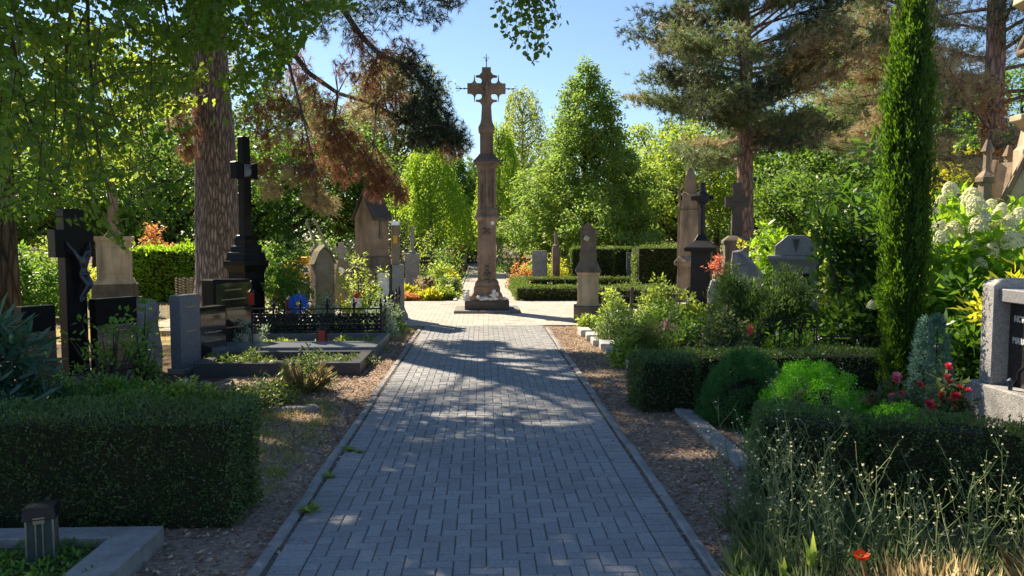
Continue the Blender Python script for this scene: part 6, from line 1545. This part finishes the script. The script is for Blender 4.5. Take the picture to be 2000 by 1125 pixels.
# ------------------------------------------------------------------ the linden at the upper left
LX, LY = X(4, 13.2) - .1, 13.2
linden = thing('linden_tree', 'old linden at the left edge, leafy twigs hanging across the upper left', 'tree', (LX, LY, 0), 0)
lorg = Vector((LX, LY, 0))
mb = trunk_mb(11, .27, .1, (.3, -.4), 1.3, 14, .06); mb.build('trunk', M['bark'], linden, smooth=True)
OUT_X = [-60, 0, 60, 110, 150, 205, 255, 285, 305, 340, 385, 420, 445, 475, 510, 545, 575, 605, 640]
OUT_Y = [470, 470, 440, 400, 425, 480, 500, 430, 300, 235, 190, 110, 215, 240, 215, 150, 110, 75, -20]
tw = MB(); LP = []; LD = []
random.seed(5)
GAPS = [(-1.75, 6.3, .34, .5), (-2.0, 7.3, .45, .35), (-1.5, 5.35, .2, .3), (-.68, 5.6, .2, .12), (-.8, 5.2, .2, .1), (-.55, 6.4, .25, .14), (1.62, 5.95, .3, .16), (1.8, 8.6, .4, .3), (-1.7, 8.4, .5, .25), (-.9, 4.6, .22, .1), (-.2, 7.3, .35, .14), (.7, 6.9, .3, .1)]  # holes cut in the leaves so sun patches land on this ground
def in_gap(w):
    w = np.atleast_2d(np.asarray(w)); gx = w[:, 0] - w[:, 2] * SUN.x / SUN.z; gy = w[:, 1] - w[:, 2] * SUN.y / SUN.z
    return np.any([((gx - a) / c) ** 2 + ((gy - b) / d) ** 2 < 1 for a, b, c, d in GAPS], axis=0)
def keep_leaf(v, leaf=1):
    if leaf and in_gap(v + lorg)[0]: return False
    a, b = proj(v + lorg)
    if leaf and a < 210 and b > 340 and random.random() < .38: return False
    if 375 < a < 462 and b > 92 and not (412 < a < 475 and 140 < b < 238 and leaf): return bool(leaf) and random.random() < .04
    if 560 < a < 1000 and b > np.interp(a, [560, 640, 1000], [125, 30, -40]): return False
    if leaf and 25 < a < 335 and 70 < b < 345: return random.random() < .52 + .3 * sin(a * .045) * sin(b * .05 + a * .02)
    return True
ntw = 560
for i in range(ntw):
    px = -80 + 730 * (i + random.random()) / ntw
    lowest = np.interp(px, OUT_X, OUT_Y)
    hang = i % 3 == 0
    end = lowest - (lowest + 140) * (random.random() ** (1.3 if hang else .9)) * .97
    Y = np.interp(px, [-60, 300, 640], [7.6, 9.2, 10.2]) + random.uniform(-1.3, 1.8)
    ln = random.uniform(90, 200) if hang else random.uniform(20, 90); sw = random.uniform(-60, 30) if hang else random.choice((-1, 1)) * random.uniform(40, 130)
    if abs(px - 420) < 55 and end > 90 and abs(sw) > 60: sw = 30
    a = P(px + sw, end - ln, Y + random.uniform(-.5, .5)); b = P(px, end, Y)
    m = a.lerp(b, .5) + Vector((random.uniform(-.05, .05), random.uniform(-.05, .05), .07))
    if keep_leaf(b - lorg, 0) and keep_leaf(m - lorg, 0) and keep_leaf(a - lorg, 0): tw.tube([a - lorg, m - lorg, b - lorg], [.007, .005, .002], 4, cap=False)
    k = int((a - b).length * 48 + 8); ax = (b - a).normalized(); sd = ax.cross(Vector((0, 0, 1))).normalized() if abs(ax.z) < .95 else Vector((1, 0, 0))
    for j in range(k):
        u = (j + random.random()) / k; q = a.lerp(m, u * 2) if u < .5 else m.lerp(b, u * 2 - 1)
        w = random.uniform(-.13, .13) * (1.2 - u)
        LP.append(q - lorg + sd * w + Vector((random.uniform(-.03, .03), random.uniform(-.03, .03), -abs(w) * .3 + random.uniform(-.04, .03))))
        LD.append((ax.x * .6 + sd.x * w * 6 + random.uniform(-.5, .5), ax.y * .6 + sd.y * w * 6 + random.uniform(-.5, .5), random.uniform(-1.2, -.1)))
# a few bare boughs that carry the curtain
def bough(pl, r):
    q = [P(a, b, c) - lorg for a, b, c in pl]; tw.tube(q, [r * (1 - .75 * i / (len(q) - 1)) for i in range(len(q))], 7); return q
tw.tube([Vector((.1, -.2, 5.2)), P(-60, -40, 11.5) - lorg, P(120, -120, 10) - lorg, P(330, -100, 9.6) - lorg, P(560, -60, 9.8) - lorg], [.14, .11, .08, .05, .02], 7)
bough([(-30, -60, 9), (20, 60, 8.8), (40, 180, 8.6), (75, 280, 8.5), (110, 380, 8.4)], .035)
bough([(150, -80, 9), (130, 90, 8.9), (128, 200, 8.8), (120, 300, 8.8)], .022)
bough([(170, -80, 9), (172, 60, 8.9), (180, 180, 8.8), (190, 280, 8.7), (215, 400, 8.6)], .024)
bough([(170, 20, 9), (145, 70, 9), (125, 105, 9)], .016)
bough([(310, -60, 9.4), (330, 60, 9.4), (360, 120, 9.3)], .022)
kk = [keep_leaf(v) for v in LP]; LP = [v for v, q in zip(LP, kk) if q]; LD = [v for v, q in zip(LD, kk) if q]
N = np.array([(random.gauss(0, .8), random.gauss(0, .8) - .3, random.gauss(0, .6) + .6) for _ in LP])
leaves('crown', np.array([tuple(v) for v in LP]), np.array(LD), N, .072 * RNG.uniform(.45, 1.35, len(LP)), .062 * RNG.uniform(.6, 1.2, len(LP)), M['linden'], linden, 'h')
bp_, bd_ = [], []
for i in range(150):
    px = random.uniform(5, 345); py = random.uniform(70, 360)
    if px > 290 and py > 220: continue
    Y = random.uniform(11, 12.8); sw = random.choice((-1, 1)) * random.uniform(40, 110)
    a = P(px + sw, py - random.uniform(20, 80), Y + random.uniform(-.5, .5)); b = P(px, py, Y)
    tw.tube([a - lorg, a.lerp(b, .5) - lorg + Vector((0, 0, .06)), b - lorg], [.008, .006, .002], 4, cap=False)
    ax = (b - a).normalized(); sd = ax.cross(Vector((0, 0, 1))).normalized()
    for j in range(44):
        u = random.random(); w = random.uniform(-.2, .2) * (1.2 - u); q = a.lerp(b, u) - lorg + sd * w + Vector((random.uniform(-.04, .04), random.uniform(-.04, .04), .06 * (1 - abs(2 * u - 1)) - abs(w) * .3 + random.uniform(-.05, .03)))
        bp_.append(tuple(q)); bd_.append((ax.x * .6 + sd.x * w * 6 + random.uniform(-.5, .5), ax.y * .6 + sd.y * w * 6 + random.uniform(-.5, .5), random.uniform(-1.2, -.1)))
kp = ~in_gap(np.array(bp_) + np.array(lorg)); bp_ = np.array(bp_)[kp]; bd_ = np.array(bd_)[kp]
leaves('sun_tinted_crown', bp_, bd_, rnd(len(bp_)) * .7 + np.array([-.4, .4, .5]), .085 * RNG.uniform(.5, 1.3, len(bp_)), .07, M['bright_tree'], linden, 'h')  # yellower leaf colour stands in for sunlight on the back sprays
tw.build('twigs', M['twig'], linden)

# a bough hanging in at the top, from a tree above the viewer on the right
hb = thing('hanging_bough', 'dark leafy bough hanging into the sky at the top middle', 'branch', tuple(P(1030, -60, 7.6)))
horg = P(1030, -60, 7.6); tw = MB(); LP = []; LD = []
for px, top, end, sx in ((975, -80, 40, 20), (985, -80, 75, 40), (1000, -70, 92, 30), (1012, -70, 80, 20), (1030, -80, 105, 10), (1045, -80, 122, 0), (1052, -60, 100, -20), (1066, -70, 108, -20), (1070, -70, 62, -40), (1090, -60, 48, -50), (1098, -40, 38, -60), (1020, -80, 50, 0), (1045, -70, 60, 5), (965, -80, 15, 30)):
    Y = 7.6 + random.uniform(-.4, .4); a = P(px + sx, top, Y); b = P(px, end, Y); m = a.lerp(b, .5) + Vector((0, 0, .03))
    tw.tube([a - horg, m - horg, b - horg], [.006, .004, .0015], 4, cap=False)
    k = int((end - top) / 3.2)
    for j in range(k):
        u = (j + random.random()) / k; q = a.lerp(m, u * 2) if u < .5 else m.lerp(b, u * 2 - 1)
        LP.append(q - horg + Vector((random.uniform(-.05, .05), random.uniform(-.06, .06), random.uniform(-.04, .02)))); LD.append((random.uniform(-1, 1), random.uniform(-1, 1), random.uniform(-1.2, .0)))
tw.tube([P(1200, -260, 7) - horg, P(1120, -120, 7.4) - horg, P(1050, -75, 7.6) - horg, P(970, -80, 7.7) - horg], [.03, .022, .014, .006], 6)
N = rnd(len(LP)) * .8 + np.array([0, -.3, .6])
leaves('foliage', np.array([tuple(v) for v in LP]), np.array(LD), N, .058 * RNG.uniform(.6, 1.3, len(LP)), .05, M['dark_tree'], hb, 'h'); tw.build('twigs', M['twig'], hb)

# upper crowns above the picture: unseen clumps placed along sun rays to shade chosen ground
def shade_clumps(x0, x1, y0, y1, n, hx=5.0):
    out = []
    for _ in range(n):
        gx, gy = random.uniform(x0, x1), random.uniform(y0, y1)
        hm = (3.2 + .307 * gy) / .759; h = hm + random.random() * hx
        out.append((gx + SUN.x / SUN.z * h, gy + SUN.y / SUN.z * h, h + .1))
    return out
random.seed(21)
SH = shade_clumps(-1.6, 1.7, 2.0, 8.2, 105) + [c for c in shade_clumps(-5.2, -1.6, 2.0, 7.6, 90) if not (c[0] - SUN.x / SUN.z * c[2] > -3.4 and 4.7 < c[1] - SUN.y / SUN.z * c[2] < 7.9)] + [c for c in shade_clumps(1.7, 4.5, 2.0, 7.4, 66) if c[1] - SUN.y / SUN.z * c[2] > 3.7] + shade_clumps(2.0, 4.2, 7.4, 9.6, 14) \
    + shade_clumps(-5.5, -3.7, 9.4, 12.5, 8) + shade_clumps(3.0, 4.6, 9.8, 11.4, 9) + shade_clumps(4.9, 5.9, 7.9, 9.3, 9) + shade_clumps(-1.4, 1.6, 8.0, 8.8, 5) + shade_clumps(2.2, 4.3, 9.5, 12.5, 12)
for _ in range(80):  # more unseen clumps added to darken the top of the linden curtain
    q = P(random.uniform(-260, 520), random.uniform(-470, -270), random.uniform(10.5, 12.5)); SH.append(tuple(q))
SH = np.array(SH)
to_pine = np.hypot(SH[:, 0] - PX_, SH[:, 1] - PY_) < np.hypot(SH[:, 0] - LX, SH[:, 1] - LY) * .9
for sel, root, org_, mt, lf, w in ((to_pine, great, org, 'pine_dark', .22, .03), (~to_pine, linden, lorg, 'linden', .12, .1)):
    c = SH[sel] - np.array(org_); k = 130
    p, d = cloud(c, .72, k, .6)
    kp = ~in_gap(p + np.array(org_)); p, d = p[kp], d[kp]
    leaves('shade_crown', p, d + rnd(len(p)) * .7, rnd(len(p)) + np.array([0, 0, .8]), lf * RNG.uniform(.7, 1.3, len(p)), w, M[mt], root)
    mb = MB()
    for e in c[::2]:
        e = Vector(e); s = Vector((0, 0, min(max(3.8, e.z - .6 * Vector((e.x, e.y)).length), 17 if root is great else 10)))
        s.z = max(s.z, 6.6) if root is great else max(s.z, 5.5)
        mb.tube([s, s.lerp(e, .5) + Vector((0, 0, .2)), e], [.06, .035, .01], 5)
    mb.build('shade_limbs', M['bark'], root)

# ------------------------------------------------------------------ tall weeds in the right foreground
random.seed(31)
st = MB(); WP = []; WD = []; WL = []; BP = []; BD = []
def stalk(x, y, h, lean):
    pts = [Vector((x, y, 0))]; d = Vector((lean[0], lean[1], 1)).normalized()
    for i in range(5):
        d = (d + Vector((random.uniform(-.24, .24), random.uniform(-.2, .2), .02))).normalized(); pts.append(pts[-1] + d * h / 5)
    st.tube(pts, [.0044, .004, .0035, .003, .0024, .0016], 3, cap=False)
    for i in range(1, 6):
        for _ in range(random.choice((3, 4, 5)) if i < 4 else 2):
            q = pts[i].lerp(pts[i - 1], random.random()); WP.append(q); a = random.random() * 6.28
            WD.append((cos(a), sin(a), random.uniform(-.1, .9))); WL.append(random.uniform(.035, .085) * (1.15 - i * .13))
        if i >= 2:
            for _ in range(random.choice((1, 2, 2))):
                q = pts[i].lerp(pts[i - 1], random.random()); a = random.random() * 6.28; L = random.uniform(.09, .22)
                e = q + Vector((cos(a) * .55, sin(a) * .55, .8)) * L; m = q.lerp(e, .5) + Vector((cos(a), sin(a), 0)) * .012
                st.tube([q, m, e], [.0019, .0016, .001], 3, cap=False); tip(e)
                for _ in range(random.choice((1, 2, 3))):
                    q2 = q.lerp(e, random.uniform(.3, .95)); b = random.random() * 6.28; e2 = q2 + Vector((cos(b) * .6, sin(b) * .6, .8)) * random.uniform(.03, .09)
                    st.tube([q2, e2], [.0014, .0009], 3, cap=False); tip(e2)
                    if random.random() < .5: WP.append(q2); WD.append((cos(b), sin(b), .3)); WL.append(random.uniform(.015, .03))
    tip(pts[-1])
def tip(e):
    if random.random() < .34:
        for _ in range(4):
            a = random.random() * 6.28; BP.append(e); BD.append((cos(a), sin(a), random.uniform(.4, 1.4)))
for _ in range(92):
    x = 1.5 + 2.3 * random.random() ** 2.0
    y = random.uniform(3.15, 4.1) if x > 1.85 else random.uniform(3.5, 4.6)
    h = random.uniform(.42, .74) if x < 2.2 else random.uniform(.4, .66)
    stalk(x, y, h, (random.uniform(-.22, .22), random.uniform(-.15, .12)))
for _ in range(9): stalk(random.uniform(2.2, 2.7), random.uniform(5.1, 5.4), random.uniform(.6, .78), (random.uniform(-.2, .2), 0))
A3 = lambda l: np.array([tuple(v) for v in l])
a_ = st.build('weed_stems', M['weed'])
b_ = leaves('weed_leaves', A3(WP), A3(WD), rnd(len(WP)) * .5 + np.array([0, 0, 1.]), np.array(WL), np.array(WL) * .24, M['weed'])
c_ = leaves('weed_buds', A3(BP), A3(BD), rnd(len(BP)), .011, .0075, M['weed_bud'])
tag(join('wild_weeds', [a_, b_, c_]), kind='stuff')
# low feathery greenery and straw underneath
scatter('undergrowth', clumps(120, 1.35, 3.9, 2.9, 3.9, 60, .1) + clumps(70, 1.5, 2.3, 3.3, 4.4, 60, .1), M['weed'], .17, .013, False, .0, shape='s', up=1.0)
scatter('dry_straw', clumps(26, 1.75, 2.1, 2.75, 3.15, 34, .06) + clumps(20, 2.4, 3.2, 3.0, 3.4, 34, .09), M['straw'], .3, .007, False, 0, shape='s', up=1.1)
scatter('edge_greens', clumps(40, 1.25, 1.75, 3.0, 3.9, 60, .09), M['green_shrub'], .1, .016, False, 0, shape='s', up=.5)

def poppy():
    p = P(1681, 1088, 3.2); o = thing('poppy', 'single orange-red poppy among the weeds at the bottom right', 'flower', (p.x - .03, p.y, 0))
    mb = MB(); mb.tube([(-.05, 0, 0), (-.02, 0, p.z * .6), (.03, -.0, p.z - .01)], [.0035, .003, .0022], 5); mb.build('stem', M['stem'], o)
    n = 5; a = np.arange(n) * 2 * pi / n; D = np.stack([np.cos(a), np.sin(a) * .8 - .25, .75 + 0 * a], 1)
    leaves('petals', np.tile([.03, 0, p.z - .01], (n, 1)), D, np.stack([-np.cos(a), -np.sin(a), 1 + 0 * a], 1), .05, .062, M['poppy'], o, 'h')
    mb = MB(); mb.ell((.03, -.008, p.z + .006), (.008, .008, .009), 8, 6); mb.build('centre', M['stem'], o)
poppy()
def broad(label, px, py, Y, h, n, w, s):
    p = P(px, py, Y); o = thing('broad_leaf_plant', label, 'plant', (p.x, p.y, 0), 0, 'broad-leaved plants in the weeds')
    a = np.linspace(0, 6, n) + s; D = np.stack([np.cos(a) * .5, np.sin(a) * .4, 1.3 + 0 * a], 1); D[0] = (.02, -.05, 1)
    Nn = np.stack([-np.cos(a), -np.sin(a), .6 + 0 * a], 1); Nn[0] = (.1, -1, .1)
    Ls = np.linspace(h, h * .5, n)
    leaves('leaf', np.tile([0, 0, max(.02, p.z - h)], (n, 1)), D, Nn, Ls, w, M['light_shrub'], o, 'h')
    mb = MB(); mb.tube([(0, 0, 0), (.01, 0, max(.03, p.z - h))], [.005, .004], 5); mb.build('stem', M['stem'], o)
broad('plant with one tall pointed yellow-green leaf left of the poppy', 1585, 1035, 3.25, .17, 4, .035, 0)
broad('low plant with pointed green leaves at the bottom, left of the tall leaf', 1530, 1085, 3.3, .1, 5, .03, 1)
